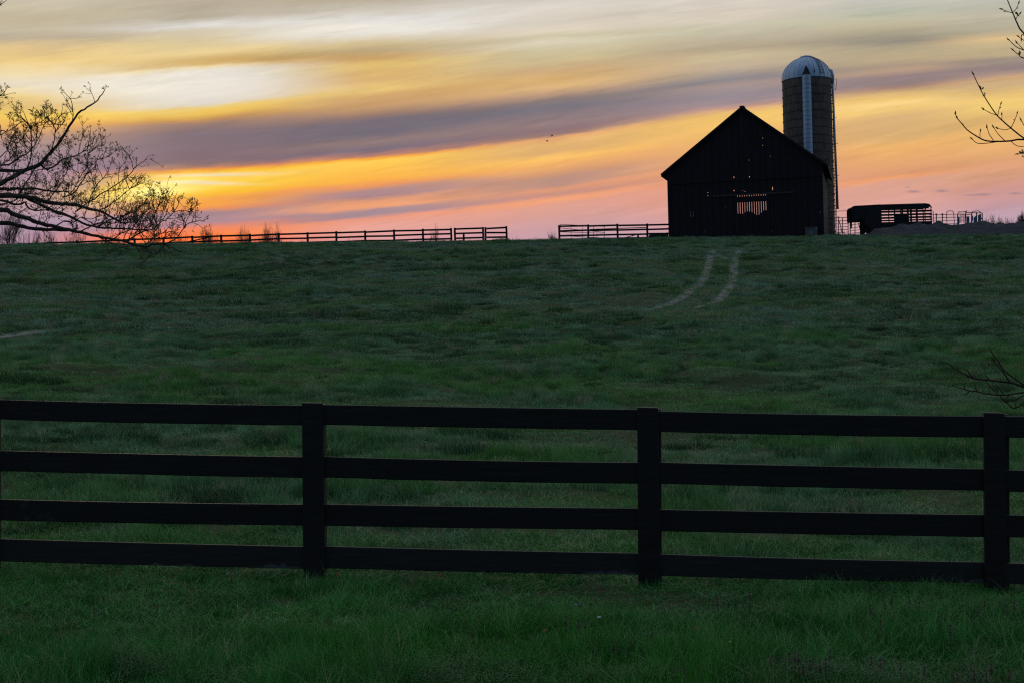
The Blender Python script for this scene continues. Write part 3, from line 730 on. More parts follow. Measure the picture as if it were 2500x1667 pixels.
# box against the front wall
def barn_pt(x, y, z=0):
    c, s_b = math.cos(-BA), math.sin(-BA); return Vector((bc.x + x*c - y*s_b, bc.y + x*s_b + y*c, bc.z + z))
bx = barn_pt(5.43, -.5)
wb = thing('utility_box', 'low blue-grey box against the barn front near its right corner', 'box', (bx.x, bx.y, gz(bx.x, bx.y)), -BA)
mb = MB(); mb.box(-.48, .48, -.3, .3, -.1, .78); o = mb.build('body', M_BOX, wb, local=True); bv = o.modifiers.new('b', 'BEVEL'); bv.width = .03; bv.segments = 2
mb = MB(); mb.box(-.52, .52, -.34, .34, .78, .83); mb.build('lid', M_BOX, wb, local=True)
mb = MB(); mb.box(-.14, .16, -.325, -.305, .22, .52); mb.build('panel', M_PALE, wb, local=True)
mb = MB(); mb.box(.36, .44, -.35, -.31, .62, .73); mb.build('latch', M_STEEL, wb, local=True)

# ------------------------------------------------------------------ silo
SY = 134.0
sb = at(1979, 577, SY); SRD = 2.27; STOP = 14.9
s_gz = gz(sb.x, SY); sb.z = min(sb.z, s_gz + .1)
STOP = at(1970, 196, SY).z - sb.z
silo = thing('silo', 'round concrete stave silo with pale ribbed metal dome behind the barn', 'silo', tuple(sb))
NS, NRW = 36, 20
rh = STOP / NRW
def stave_geo(mb, a0, a1, z0, z1, r):
    P = []
    g = .007
    for z in (z0 + g, z1 - g):
        for (a, rr) in ((a0 + g/r, r), (a1 - g/r, r), (a1 - g/r, r - .09), (a0 + g/r, r - .09)): P.append((rr * math.sin(a), -rr * math.cos(a), z))
    mb.hexa(P)
rest = MB(); da = 2 * math.pi / NS
proto = MB(); stave_geo(proto, -da/2, da/2, 0, rh, SRD); proto_me = None
for k in range(NRW):
    for i in range(NS):
        a = (i + (.5 if k % 2 else 0)) * da
        aa = (a + math.pi) % (2*math.pi) - math.pi
        fr = -9 * da < aa < 8.6 * da
        if fr and k >= NRW - 17:
            if proto_me is None:
                o = proto.build('stave', M_STAVE, silo, local=True); proto_me = o.data
            else:
                o = bpy.data.objects.new('stave', proto_me); col.objects.link(o); o.parent = silo
            o.rotation_euler = (0, 0, a); o.location = (0, 0, k * rh); sj = 1 + random.uniform(-.002, .002); o.scale = (sj, sj, 1)
        else: stave_geo(rest, a - da/2, a + da/2, k*rh, (k+1)*rh, SRD)
o = rest.build('stave_courses', M_STAVE, silo, local=True); o['kind'] = 'stuff'
mb = MB(); mb.tube([(0,0,-1.0),(0,0,STOP - .05)], SRD - .07, 40); mb.build('inner_wall', M_STAVE, silo, True, local=True)
zh = []
z = STOP - .08
while z > .2:
    zh.append(z)
    if z < STOP * .52: zh.append(z - .13)
    z -= rh if z > STOP * .3 else rh * .75
for z in zh:
    mb = MB(); mb.tube([(SRD*1.007*math.sin(2*math.pi*k/48), -SRD*1.007*math.cos(2*math.pi*k/48), z) for k in range(49)], .032, 5, False)
    mb.build('hoop', M_DARK, silo, local=True)
# dome of ribbed gores with a dark triangular opening above the chute
def dome_pt(a, e, r=1.0): return (SRD*1.02*r*math.cos(e)*math.sin(a), -SRD*1.02*r*math.cos(e)*math.cos(a), STOP + SRD*.93*r*math.sin(e))
CH_A = math.radians(-12)    # chute faces a little left of the line to the camera
NG = 28; NE = 12; dg = 2 * math.pi / NG
for i in range(NG):
    mb = MB(); a0, a1 = CH_A + (i + .5) * dg - dg, CH_A + (i + .5) * dg
    for (aa, ab, r0, r1) in ((a0, a0 + dg*.08, 1.012, 1.012), (a0 + dg*.08, a0 + dg*.12, 1.012, 1.0), (a0 + dg*.12, a1, 1.0, 1.0)):
        es = [math.radians(-2) + (math.radians(89)) * k / NE for k in range(NE + 1)]
        mb.quadstrip([dome_pt(aa, e, r0) for e in es], [dome_pt(ab, e, r1) for e in es])
    o = mb.build('dome_gore', M_DOME, silo, True, local=True)
mb = MB(); mb.tube([(0,0,STOP + SRD*.90), (0,0,STOP + SRD*.955), (0,0,STOP+SRD*.99), (0,0,STOP+SRD*1.03)], [.62, .60, .34, .03], 20); mb.build('dome_cap', M_DOME, silo, local=True)
mb = MB(); ch = Vector((math.sin(CH_A), -math.cos(CH_A), 0)); sd_ = Vector((math.cos(CH_A), math.sin(CH_A), 0))
def cp(u, out, z): return ch * (SRD + out) + sd_ * u + Vector((0, 0, z))
# gable hood over the chute head
for s in (-1, 1):
    m2 = MB(); A = cp(s*.42, .14, STOP + .02); B = cp(0, .10, STOP + .98); A2 = cp(s*.42, -.5, STOP + .02); B2 = cp(0, -.62, STOP + .98)
    m2.quadstrip([A, A2], [B, B2]); m2.build('hood_side', M_DOME, silo, local=True)
m2 = MB(); i0 = [cp(-.38, .10, STOP + .05), cp(.38, .10, STOP + .05), cp(0, .07, STOP + .90)]; m2.v = [tuple(p) for p in i0]; m2.f = [(0, 1, 2)]; o = m2.build('hatch_opening', M_DARK, silo, local=True); o['label'] = 'dark triangular opening in the dome above the chute'
# chute: ribbed half tube in sections
nsec = 36; hs_ = (STOP - .2) / nsec
def chute_mesh(mb, z0, z1):
    rows_ = []
    for zz, gr in ((z0, .030), (z0 + .02, 0), (z1 - .02, 0), (z1, .030)):
        rows_.append([cp(-.42*math.cos(t) * (1 - gr), -.05 + (.46 - gr) * math.sin(t), zz) for t in [math.pi * k / 12 for k in range(13)]])
    for a, b in zip(rows_, rows_[1:]): mb.quadstrip(a, b)
cm = MB(); chute_mesh(cm, 0, hs_ - .004); first = None
for k in range(nsec):
    z = .25 + k * hs_
    if first is None: first = cm.build('chute_section', M_STEEL, silo, True, local=True); o = first
    else: o = bpy.data.objects.new('chute_section', first.data); col.objects.link(o); o.parent = silo
    o.location = (0, 0, z)
# ladder over the dome
LA = math.radians(26)
for s in (-1, 1):
    mb = MB(); mb.tube([dome_pt(LA + s*.085, math.radians(4 + 70*k/10), 1.03) for k in range(11)], .022, 5); mb.build('dome_ladder_rail', M_DARK, silo, local=True)
for k in range(9):
    e = math.radians(8 + 7.6*k); mb = MB(); mb.tube([dome_pt(LA - .085, e, 1.03), dome_pt(LA + .085, e, 1.03)], .016, 5); mb.build('dome_ladder_rung', M_DARK, silo, local=True)
mb = MB(); p0 = dome_pt(math.radians(7), math.radians(7), 1.0); mb.tube([p0, dome_pt(math.radians(7), math.radians(15), 1.01)], .05, 6); mb.build('dome_vent', M_DARK, silo, local=True)
# side ladder and blower pipe on the right
RX = SRD + .17
for yy_ in (-.22, .22):
    mb = MB(); mb.tube([(RX, yy_, .6), (RX, yy_, STOP + .1)], .025, 6); mb.build('ladder_rail', M_DARK, silo, local=True)
mb = MB(); mb.bar((SRD - .02, -.22, 0), (RX + .02, -.22, 0), .045, .05); rung0 = None; nr_ = int((STOP - 1) / .29)
for k in range(nr_):
    if rung0 is None:
        rung0 = mb.build('ladder_rung', M_DARK, silo, local=True); o = rung0
    else: o = bpy.data.objects.new('ladder_rung', rung0.data); col.objects.link(o); o.parent = silo
    o.location = (0, 0, .8 + .29 * k)
ptop = at(2031, 198, SY) - sb; pbot = at(2043.5, 511, SY) - sb
pipe = [Vector((SRD*.80, -.25, STOP + .95)), Vector((SRD*.98, -.25, STOP + .72)), Vector((ptop.x - .06, -.25, STOP + .25)), Vector((ptop.x, -.25, ptop.z - .3)), Vector((pbot.x, -.25, pbot.z))]
mb = MB(); mb.tube(pipe[:4], [.13, .22, .24, .12], 12); mb.build('pipe_elbow', M_STEEL, silo, True, local=True)
mb = MB(); mb.tube(pipe[3:], [.105, .105], 12); mb.build('blower_pipe', M_STEEL, silo, True, local=True)
mb = MB(); mb.tube([pipe[4] + Vector((0,0,.06)), pipe[4] - Vector((0,0,.02))], .135, 12); mb.build('pipe_flange', M_DARK, silo, local=True)
for py in (290, 352.5, 430):
    z = (at(2030, py, SY) - sb).z; x1 = np.interp(py, [198, 511], [ptop.x, pbot.x]); mb = MB(); mb.tube([(SRD, -.25, z), (x1 + .28, -.25, z)], .022, 5); mb.build('pipe_bracket', M_DARK, silo, local=True)
fr = [(2033,194),(2043,194),(2041,220),(2034,220)]
fp = [at(x, y, SY) - sb for x, y in fr]
for a, b in ((0,1),(1,2),(2,3),(0,2)):
    mb = MB(); mb.tube([fp[a], fp[b]], .02, 5); mb.build('stay_bar', M_PIPE, silo, local=True)

# ------------------------------------------------------------------ stock trailer
TY = 127.0; TS = F / TY
tb = at(2170, 580, TY)
tgz = gz(tb.x, TY)
trailer = thing('stock_trailer', 'dark gooseneck livestock trailer with slatted sides behind the gravel heap', 'trailer', (tb.x, TY, tgz))
def tx(px): return (px - 2170) / TS
ZOFF = tb.z - tgz
def tz(py): return (580 - py) / TS + ZOFF
D2 = .92
slat_rows = [(503.5, 514.4), (517.4, 522.0), (525.2, 529.7), (532.5, 537.0), (539.5, 543.0), (545.0, 560)]
xF, xB, xN, xM = tx(2106), tx(2269), tx(2075), tx(2145)
for s, yo in ((-1, -D2), (1, D2)):
    up = .0 if s < 0 else .14
    # solid front part with gooseneck cut-out
    mb = MB(); prof = [(xN, tz(540)), (xN, tz(512)), (xN + .1, tz(506)), (xN + .35, tz(503.5)), (xM, tz(501.5)), (xM, tz(572)), (tx(2127), tz(572)), (xF, tz(548)), (xF, tz(536)), (tx(2096), tz(534)), (tx(2088), tz(538)), (tx(2082), tz(541))]
    n = len(prof); mb.v = [(x, yo - .03, z) for x, z in prof] + [(x, yo + .03, z) for x, z in prof]
    mb.f = [tuple(range(n)), tuple(range(2*n - 1, n - 1, -1))] + [(k, k + n, (k+1) % n + n, (k+1) % n) for k in range(n)]
    mb.build('front_panel', M_TRAILER, trailer, local=True)
    for i, (a, b) in enumerate(slat_rows):
        z1, z0 = tz(a), tz(b)
        if 0 < i < 5: z1 += up; z0 += up
        if i == 0: z0 += up * .6
        xr = xB
        if i == 0: z1 -= .06; xr = tx(2262)
        mb = MB(); mb.box(xM, xr, yo - .02, yo + .02, z0, z1); mb.build('slat', M_TRAILER, trailer, local=True)
    for px in (2146, 2178, 2193, 2211, 2232.5, 2248, 2267):
        w = .16 if px in (2211, 2232.5) else .07
        mb = MB(); mb.box(tx(px) - w/2, tx(px) + w/2, yo - .035, yo + .035, tz(560), tz(511 if px > 2260 else 504.5)); mb.build('upright', M_TRAILER, trailer, local=True)
    if s < 0:
        mb = MB(); mb.box(tx(2178), tx(2211), yo + .022, yo + .03, tz(547), tz(525)); mb.build('door_panel', M_TRAILER, trailer, local=True)
    # wheels
    for px in (2205, 2228):
        c = Vector((tx(px), yo + s*.12, .38)); w = MB(); w.tube([c - Vector((0,.11,0)), c + Vector((0,.11,0))], .38, 20); wh = w.build('wheel', M_DARK, trailer, local=True)
        w = MB(); w.tube([c - Vector((0,.12,0)), c + Vector((0,.12,0))], .2, 14); w.build('rim', M_STEEL, wh, local=True)
# roof, curved over at the edges
mb = MB(); xs_r = [(xN, .55, .0), (xN + .12, .22, .0), (xN + .40, .05, 0), (xM, 0, 0), (tx(2255), -.02, 0), (tx(2264), .04, 0), (xB, .30, 0)]
sections = []
for x, drop, _ in xs_r:
    zt = tz(501.2) - drop
    sections.append([(x, D2 * math.sin(t) * 1.02, zt - .16 + .16 * math.cos(t) ** .6 if abs(math.cos(t)) > 1e-3 else zt - .16) for t in [(-math.pi/2 + 1e-3) + (math.pi - 2e-3) * k / 12 for k in range(13)]])
for a, b in zip(sections, sections[1:]): mb.quadstrip(a, b)
o = mb.build('roof', M_TRAILER, trailer, True, local=True); sm = o.modifiers.new('s', 'SOLIDIFY'); sm.thickness = .03
mb = MB(); mb.box(xF + .05, xB - .05, -D2 + .04, D2 - .04, tz(566), tz(562)); mb.build('floor', M_TRAILER, trailer, local=True)
mb = MB(); mb.box(xN - .02, xN + .03, -D2 + .03, D2 - .03, tz(539), tz(510)); mb.build('nose_panel', M_TRAILER, trailer, local=True)
mb = MB(); mb.box(xF - .02, xF + .03, -D2 + .03, D2 - .03, tz(571), tz(535)); mb.build('bulkhead', M_TRAILER, trailer, local=True)
mb = MB(); mb.tube([(xN + .12, 0, tz(538)), (xN + .12, 0, tz(555))], .10, 8); mb.build('coupler', M_DARK, trailer, local=True)
mb = MB(); mb.box(xN + .05, xF, -.5, .5, tz(541), tz(537.5)); mb.build('neck_frame', M_DARK, trailer, local=True)
mb = MB(); mb.tube([(tx(2112), -.6, 0), (tx(2112), -.6, tz(556))], .05, 6); mb.build('jack_leg', M_DARK, trailer, local=True)
mb = MB(); mb.tube([(xB + .03, -D2, tz(520)), (xB + .12, -D2, tz(522)), (xB + .14, -D2, tz(552))], .03, 6); mb.build('rear_gate_post', M_DARK, trailer, local=True)

# ------------------------------------------------------------------ corral panels, gate arch and squeeze chute
def pipes(root, name, segs, Y, r, m=M_PIPE):
    for s in segs:
        mb = MB(); mb.tube([at(x, y, Y) for x, y in s], r, 6); mb.build(name, m, root)
def grounded(px, py, Y):
    p = at(px, py, Y); return (p.x, p.y, gz(p.x, p.y))
def Z4(*pts): return [(2020 + x / 13.07, 490 + y / 13.07) for x, y in pts]
def Z5(*pts): return [(2250 + x / 13.07, 490 + y / 13.07) for x, y in pts]
c1 = thing('corral_panel', 'dark pipe corral panel with rounded top beside the silo', 'corral panel', grounded(2050, 578, 125))
pipes(c1, 'rail', [Z4((100,570),(350,555),(720,540)), Z4((100,662),(690,640)), Z4((100,760),(690,742)), Z4((100,862),(660,838)), Z4((100,955),(660,925)), Z4((100,1060),(640,1010))], 125, .026)
pipes(c1, 'upright', [Z4((355,530),(355,1120)), Z4((480,560),(485,1110)), Z4((372,640),(440,900),(470,1040))], 125, .035)
pipes(c1, 'loop', [Z4((300,560),(315,530),(345,522),(375,530),(400,560))], 125, .022)
c2 = thing('corral_panel', 'pipe corral panel seen under the neck of the trailer', 'corral panel', grounded(2090, 575, 129.5))
pipes(c2, 'rail', [Z4((690,700),(1110,630)), Z4((690,790),(1110,735)), Z4((690,905),(1110,830)), Z4((690,975),(1110,930)), Z4((690,1050),(1110,1020)), Z4((690,1090),(1110,1060))], 129.5, .024)
pipes(c2, 'upright', [Z4((660,660),(660,1130)), Z4((880,640),(880,1090)), Z4((1050,600),(1085,1080)), Z4((985,720),(1070,1010))], 129.5, .04)
ob = thing('overhead_bar', 'thin straight bar running from the silo to the trailer nose', 'bar', grounded(2055, 577, 128.5))
pipes(ob, 'bar', [Z4((120,350),(450,340),(735,328))], 128.5, .022)
pipes(ob, 'post', [Z4((150,350),(150,1150)), Z4((735,328),(735,1130))], 128.5, .03)
br_ = thing('brush_heap', 'low dark tangle of dead brush at the silo foot', 'brush', grounded(2046, 576, 126.5))
mb = MB(); bpnt = at(2046, 577, 126.5); bz = gz(bpnt.x, bpnt.y)
for _ in range(260):
    p = Vector((bpnt.x + random.gauss(0, .42), bpnt.y + random.gauss(0, .3), bz + abs(random.gauss(0, .18))))
    d = Vector((random.gauss(0, 1), random.gauss(0, 1), random.gauss(.2, .6))).normalized() * random.uniform(.15, .5)
    mb.tube([p, p + d * .5 + Vector((0,0,.03)), p + d], [.02, .014, .006], 4)
mb.build('twigs', M_BRUSH, br_)
# right of the trailer
c3 = thing('corral_panel', 'three-rail pipe corral panel just right of the trailer', 'corral panel', grounded(2295, 560, 129))
pipes(c3, 'rail', [Z5((250,462),(800,452)), Z5((250,570),(800,548)), Z5((300,662),(800,648)), Z5((300,760),(800,750))], 129, .026)
pipes(c3, 'upright', [Z5((470,440),(470,1000)), Z5((662,435),(665,1000)), Z5((300,470),(305,980))], 129, .045)
pipes(c3, 'cap', [Z5((440,437),(500,437)), Z5((628,434),(690,434))], 129, .05)
c4 = thing('arch_gate', 'pipe gate under a rounded arch left of the chute', 'gate', grounded(2320, 560, 129.2))
pipes(c4, 'arch', [Z5((815,980),(808,720),(795,430),(805,370),(850,340),(910,335),(980,340),(1018,375),(1025,440),(1045,720),(1050,980))], 129.2, .032)
pipes(c4, 'rail', [Z5((800,450),(1160,440)), Z5((800,548),(1160,538)), Z5((810,645),(1140,632)), Z5((810,750),(1140,742))], 129.2, .024)
sq = thing('cattle_chute', 'cattle squeeze chute with blue panels at the right end of the corral', 'cattle chute', grounded(2370, 560, 129))
pipes(sq, 'frame_post', [Z5((1150,420),(1155,1000)), Z5((1410,340),(1410,1000)), Z5((1600,380),(1570,1000)), Z5((1755,380),(1760,1000)), Z5((1930,400),(1945,1000))], 129, .05, M_DARK)
pipes(sq, 'top_bar', [Z5((1140,440),(1205,372),(1430,362)), Z5((1180,345),(1205,385)), Z5((1440,320),(1405,380)), Z5((1430,385),(1940,405)), Z5((1600,385),(1640,350),(1820,335),(1860,360),(1890,410)), Z5((1180,440),(1400,440)), Z5((1440,455),(1600,440))], 128.9, .035, M_DARK)
pipes(sq, 'bar', [Z5((x, 450), (x + (14 if x > 1300 else -8), 720)) for x in (1225, 1255, 1290, 1320, 1350, 1385)] + [Z5((1160,535),(1410,535)), Z5((1160,635),(1410,632))], 128.8, .022)
for poly, m in (([(1160,530),(1205,530),(1205,980),(1160,980)], M_BLUE), ([(1440,510),(1525,510),(1530,980),(1440,980)], M_BLUE), ([(1580,530),(1610,460),(1650,520),(1640,640),(1600,720),(1575,980)], M_BLUE), ([(1660,560),(1740,480),(1750,700),(1700,980),(1650,980)], M_BLUE), ([(1800,480),(1850,440),(1900,440),(1900,980),(1800,980)], M_BLUE), ([(1905,560),(1950,560),(1945,620),(1905,600)], M_DARK)):
    P = [at(x, y, 128.9) for x, y in Z5(*poly)]; n = len(P)
    mb = MB(); mb.v = [tuple(p) for p in P] + [(p.x, p.y + .05, p.z) for p in P]
    mb.f = [tuple(range(n - 1, -1, -1)), tuple(range(n, 2*n))] + [(k, (k+1) % n, (k+1) % n + n, k + n) for k in range(n)]
    mb.build('side_panel', m, sq)

# ------------------------------------------------------------------ gravel heap
hp_px = [2062, 2085, 2110, 2150, 2200, 2240, 2270, 2280, 2293, 2300, 2350, 2400, 2430, 2450, 2470, 2500, 2560, 2640, 2720]
hp_py = [580, 577, 571, 557, 549.5, 545.5, 547, 543, 543, 546, 544.5, 541, 546, 547, 543, 541, 543, 556, 576]
GY = 119.5; nu, nv = 150, 28
gx = np.linspace(at(2050, 560, GY).x, at(2725, 560, GY).x, nu)
ridge = np.array([at(p, y, GY).z for p, y in zip(hp_px, hp_py)]); rx = np.array([at(p, y, GY).x for p, y in zip(hp_px, hp_py)])
Rz = np.interp(gx, rx, ridge)
mb = MB(); vv = np.linspace(-1, 1, nv); grid = []
for j, v in enumerate(vv):
    Y = GY + v * 2.6 + .3 * np.sin(gx * .8)
    g0 = base_ground(gx, Y); hgt = np.maximum(Rz - base_ground(gx, np.full_like(gx, GY)), 0)
    prof = np.clip(1 - abs(v) ** 1.35, 0, 1)
    zz = g0 - .06 + hgt * prof + (noise2(gx * 1.3, Y * 1.3, 8) - .5) * .36 * prof * (hgt > .2) + (noise2(gx * 4, Y * 4, 9) - .5) * .20 * prof * (hgt > .15)
    grid.append(np.stack((gx, Y, zz), 1))
for a, b in zip(grid, grid[1:]): mb.quadstrip(a, b)
gp = mb.build('gravel_heap', M_GRAVEL, None, True); tag(gp, 'long low heap of dark gravel right of the barn', 'gravel heap')

# ------------------------------------------------------------------ trees
def bare_crown(mb, p, d, L, r, lvl, spread, up, thin_to):
    n = 4; pts = [p]; dd = d.copy(); q_ = p.copy()
    for k in range(n):
        dd = (dd + Vector((random.gauss(0, .12), random.gauss(0, .12), random.gauss(up, .08)))).normalized()
        q_ = q_ + dd * (L / n); pts.append(q_.copy())
    mb.tube(pts, [r * (1 - .5 * k / n) for k in range(n + 1)], 3, False)
    if lvl == 0: return
    m = random.randint(3, 4)
    for i in range(m):
        f = random.uniform(.35, 1.0); k = min(int(f * n), n - 1); b = pts[k].lerp(pts[k+1], f * n - k)
        a = random.uniform(0, 2*math.pi); o = dd.orthogonal().normalized(); w = dd.cross(o)
        nd = (dd + (o * math.cos(a) + w * math.sin(a)) * random.uniform(.5, 1.0) * spread).normalized()
        bare_crown(mb, b, nd, L * random.uniform(.55, .78), max(r * .55, thin_to), lvl - 1, spread, up, thin_to)
    bare_crown(mb, pts[-1], dd, L * .7, max(r * .55, thin_to), lvl - 1, spread, up, thin_to)
def far_tree(label, px, top, half_w, Y, lvl=4, spread=.8, thin_to=.012, group=None, bush=False):
    t = at(px, top, Y); z0 = gz(t.x, Y) - .2; H = t.z - z0
    Htop = H
    root = thing('bare_shrub' if bush else 'bare_tree', label, 'shrub' if bush else 'tree', (t.x, Y, z0))
    if group: root['group'] = group
    cr = MB(); tr = MB(); ns = 9 if bush else 1
    tl = H * (.12 if bush else .42)
    for k in range(ns):
        x = random.uniform(-.9, .9) * half_w / F * Y if bush else 0
        b = Vector((t.x + x * .6, Y, z0)); tp = b + Vector((x * .4, 0, tl)); r = .10 if bush else .06 + H * .012
        tr.tube([b, b.lerp(tp, .5) + Vector((.05, 0, 0)), tp], [r, r*.85, r*.7], 6)
        kk = (H - tl) * .42
        for j in range(1 if bush else 4):
            a = random.uniform(0, 6.28); sp = half_w / F * Y / max(H - tl, .1)
            d = Vector((math.cos(a) * sp, math.sin(a) * sp * .6, 1)).normalized()
            bare_crown(cr, tp - Vector((0,0,random.uniform(0, tl*.25))), d, kk, r * .55, lvl, spread, .06, thin_to)
    # scale the crown so its top sits at the measured height
    va = np.array(cr.v); top_z = np.percentile(va[:, 2], 99.8); f = (H - tl*.75) / (top_z - z0 - tl*.75)
    va[:, 2] = np.where(va[:, 2] > z0 + tl*.75, z0 + tl*.75 + (va[:, 2] - z0 - tl*.75) * f, va[:, 2])
    wx = np.percentile(np.abs(va[:, 0] - t.x), 97); fx = min(half_w / F * Y / wx, 2.4); va[:, 0] = t.x + (va[:, 0] - t.x) * fx
    if bush:
        u = np.clip(np.abs(va[:, 0] - t.x) / (half_w / F * Y), 0, 1.3); va[:, 2] = z0 + (va[:, 2] - z0) * (1 - .16 * u ** 2.2)
    cr.v = va.tolist()
    tr.build('trunk', M_FARTREE, root); cr.build('crown', M_FARTREE, root)
    return root
FT = [("tall bare tree at the left edge beyond the far fence", 18, 506, 34, 215, 5, .7),
      ("bare tree second from the left edge beyond the far fence", 66, 548, 26, 230, 4, .8),
      ("bare tree third from the left edge beyond the far fence", 120, 560, 28, 235, 4, .8),
      ("bare tree fourth from the left edge, behind the tips of the big branches", 180, 556, 30, 230, 4, .8),
      ("small bare tree half hidden behind the big tree's branches", 250, 566, 26, 235, 4, .8),
      ("low bare tree behind the drooping branch tips, left one", 305, 572, 30, 235, 4, .8),
      ("low bare tree behind the drooping branch tips, right one", 372, 570, 32, 235, 4, .8),
      ("low bare tree between the drooping tips and the upright tree", 445, 568, 26, 230, 4, .8),
      ("upright bare tree right of the big branch tips", 509, 546, 18, 210, 5, .6),
      ("dense rounded bare shrub with upright twigs above the far fence", 597, 555, 22, 205, 5, .7, True),
      ("widest bare shrub above the far fence, right of the rounded one", 661, 546, 34, 205, 5, .8, True),
      ("low bare shrub showing just above the third rail of the far fence", 745, 577, 30, 215, 4, .8, True),
      ("low scrub showing through the far fence rails near the middle", 872, 572, 38, 215, 4, .8, True),
      ("thin spindly tree standing alone above the far fence", 1064, 545, 14, 190, 4, .9),
      ("low line of treetops just right of the open gate", 1258, 581, 22, 260, 4, .9, True),
      ("low treetops in the middle of the gap", 1302, 579, 24, 260, 4, .9, True),
      ("rounded bare treetop in the gap next to the right fence post", 1347, 570, 20, 240, 5, .9),
      ("low treetop showing through the fence left of the barn", 1455, 574, 24, 260, 4, .9, True),
      ("bare tree right of the cattle chute", 2413, 524, 14, 200, 4, .8),
      ("small bare tree second right of the cattle chute", 2438, 529, 9, 205, 4, .8),
      ("bare tree third right of the cattle chute above the gravel", 2466, 531, 14, 205, 4, .8),
      ("bare tree at the right edge above the gravel heap", 2500, 519, 16, 200, 5, .8)]
for it in FT:
    far_tree(it[0], it[1], it[2], it[3], it[4], it[5] - (0 if it[1] > 1200 else 1), it[6], bush=len(it) > 7, group='bare trees beyond the crest')

# ---- the big tree whose branches hang in from the left
LTY = 16.0
def zl(pts): return [((x * .955 if x > 0 else x) / 3.409, 180 + y / 3.409) for x, y in pts]
limbs = [ # zoom path, radius (photograph px) at start and end, depth
 ([(-900,1500),(-500,1150),(-150,990),(0,920),(100,870),(230,800),(350,750),(440,660),(520,570),(600,450),(680,340),(760,280),(850,225),(905,150)], 7.5, 1.0, 0),
 ([(-900,1500),(-400,900),(0,810),(130,812),(250,790),(330,765)], 6, 2.2, .35),
 ([(350,750),(410,800),(480,770),(540,720),(640,690),(740,640),(790,600)], 2.6, .8, .1),
 ([(-900,1600),(-400,1100),(0,1020),(150,1020),(260,1030),(400,1070),(540,1085),(640,1085),(760,1120),(880,1150),(960,1190),(1060,1240),(1150,1240)], 7.5, 1.6, -.3),
 ([(-900,1600),(-300,980),(0,960),(120,965),(230,958),(340,962),(480,985),(560,975),(610,1000)], 5, 1.2, .5),
 ([(230,1040),(380,1100),(500,1160),(600,1190),(720,1240),(850,1280),(1000,1290),(1200,1300),(1320,1300)], 4.0, 1.3, -.2),
 ([(-900,1700),(-400,1250),(0,1135),(130,1175),(260,1215),(370,1250),(480,1275),(600,1300),(700,1320),(850,1355),(980,1380),(1100,1400),(1250,1440),(1350,1420),(1440,1425),(1500,1455),(1580,1485)], 6.5, 1.2, 0),
 ([(-900,1750),(-400,1330),(0,1250),(150,1265),(300,1290),(470,1300),(620,1302)], 6, 3.5, .15),
 ([(-300,1050),(0,1055),(100,1085),(180,1085),(220,1070),(240,1110),(300,1140),(400,1135),(520,1150),(620,1190)], 3.2, 1.2, .3),
 ([(660,1150),(820,1040),(940,970),(1060,900),(1130,840),(1190,770)], 1.8, .8, -.1),
 ([(860,1150),(960,1090),(1040,1030),(1120,970),(1190,920)], 1.6, .7, .2),
 ([(850,1280),(950,1220),(1060,1190),(1180,1140),(1270,1060)], 1.8, .7, -.3),
 ([(1100,1400),(1220,1330),(1330,1290),(1420,1230),(1480,1190),(1560,1080)], 1.9, .8, .1),
 ([(1330,1420),(1450,1410),(1540,1370),(1600,1290),(1640,1250),(1700,1230),(1735,1225)], 1.6, .8, -.1),
 ([(1600,1290),(1640,1200),(1690,1120)], 1.1, .7, -.1),
 ([(540,1030),(640,1000),(710,910),(760,830),(765,720),(790,610)], 1.8, .7, .25),
 ([(760,830),(830,770),(850,700)], 1.1, .7, .25),
 ([(230,800),(275,680),(268,520),(265,450),(215,340)], 1.7, .8, -.2),
 ([(265,450),(300,430),(340,400)], 1.0, .7, -.2),
 ([(-200,800),(0,770),(100,745),(180,690),(260,650),(330,560),(380,440)], 2.6, .8, .1),
 ([(600,450),(640,340),(620,230),(580,180)], 1.3, .7, .1), ([(440,660),(480,500),(470,420),(400,370)], 1.4, .7, -.1), ([(480,500),(520,380),(450,290)], 1.1, .7, -.1),
 ([(150,1020),(250,880),(300,800),(360,760)], 2.0, 1.0, .3), ([(400,1070),(500,960),(560,860),(600,780)], 1.5, .8, -.3), ([(620,1000),(690,880),(680,780)], 1.2, .7, -.3),
 ([(760,1120),(820,960),(900,870),(950,800)], 1.4, .7, .3), ([(480,1275),(560,1230),(640,1240),(700,1200),(800,1210),(900,1180)], 1.6, .9, .4), ([(700,1320),(820,1260),(900,1240),(1000,1250),(1100,1200),(1200,1180)], 1.6, .8, -.4),
 ([(980,1380),(1060,1330),(1150,1290),(1220,1200),(1260,1130)], 1.5, .8, .3), ([(1250,1300),(1330,1220),(1370,1120),(1410,1050)], 1.3, .7, -.2), ([(850,1355),(940,1400),(1000,1420),(1040,1440)], 1.2, .8, .1), ([(1250,1440),(1300,1400),(1380,1350),(1450,1300)], 1.2, .7, .2), ([(1440,1425),(1400,1470),(1370,1495)], 1.0, .7, 0), ([(0,1090),(120,1060),(220,1000),(330,1010)], 2.0, 1.0, .5),
 ([(-300,700),(-80,560),(20,480),(60,500)], 2, .8, .1), ([(-300,380),(-120,260),(-10,190),(28,165)], 2.2, .9, 0), ([(-300,-300),(-120,-480),(-10,-560),(30,-590)], 2.2, .8, 0),
 ([(0,700),(60,640),(90,560),(120,500)], 1.3, .7, .2), ([(60,740),(140,640),(150,560)], 1.2, .7, .3)]
lt_base = at(-560, 1300, LTY + .6); lt_base.z = gz(lt_base.x, lt_base.y)
ltree = thing('leafing_tree', 'big budding tree whose bare branches reach in from the left edge', 'tree', tuple(lt_base))
tr = MB()
fork = at(-264, 180 + 1500/3.409, LTY)
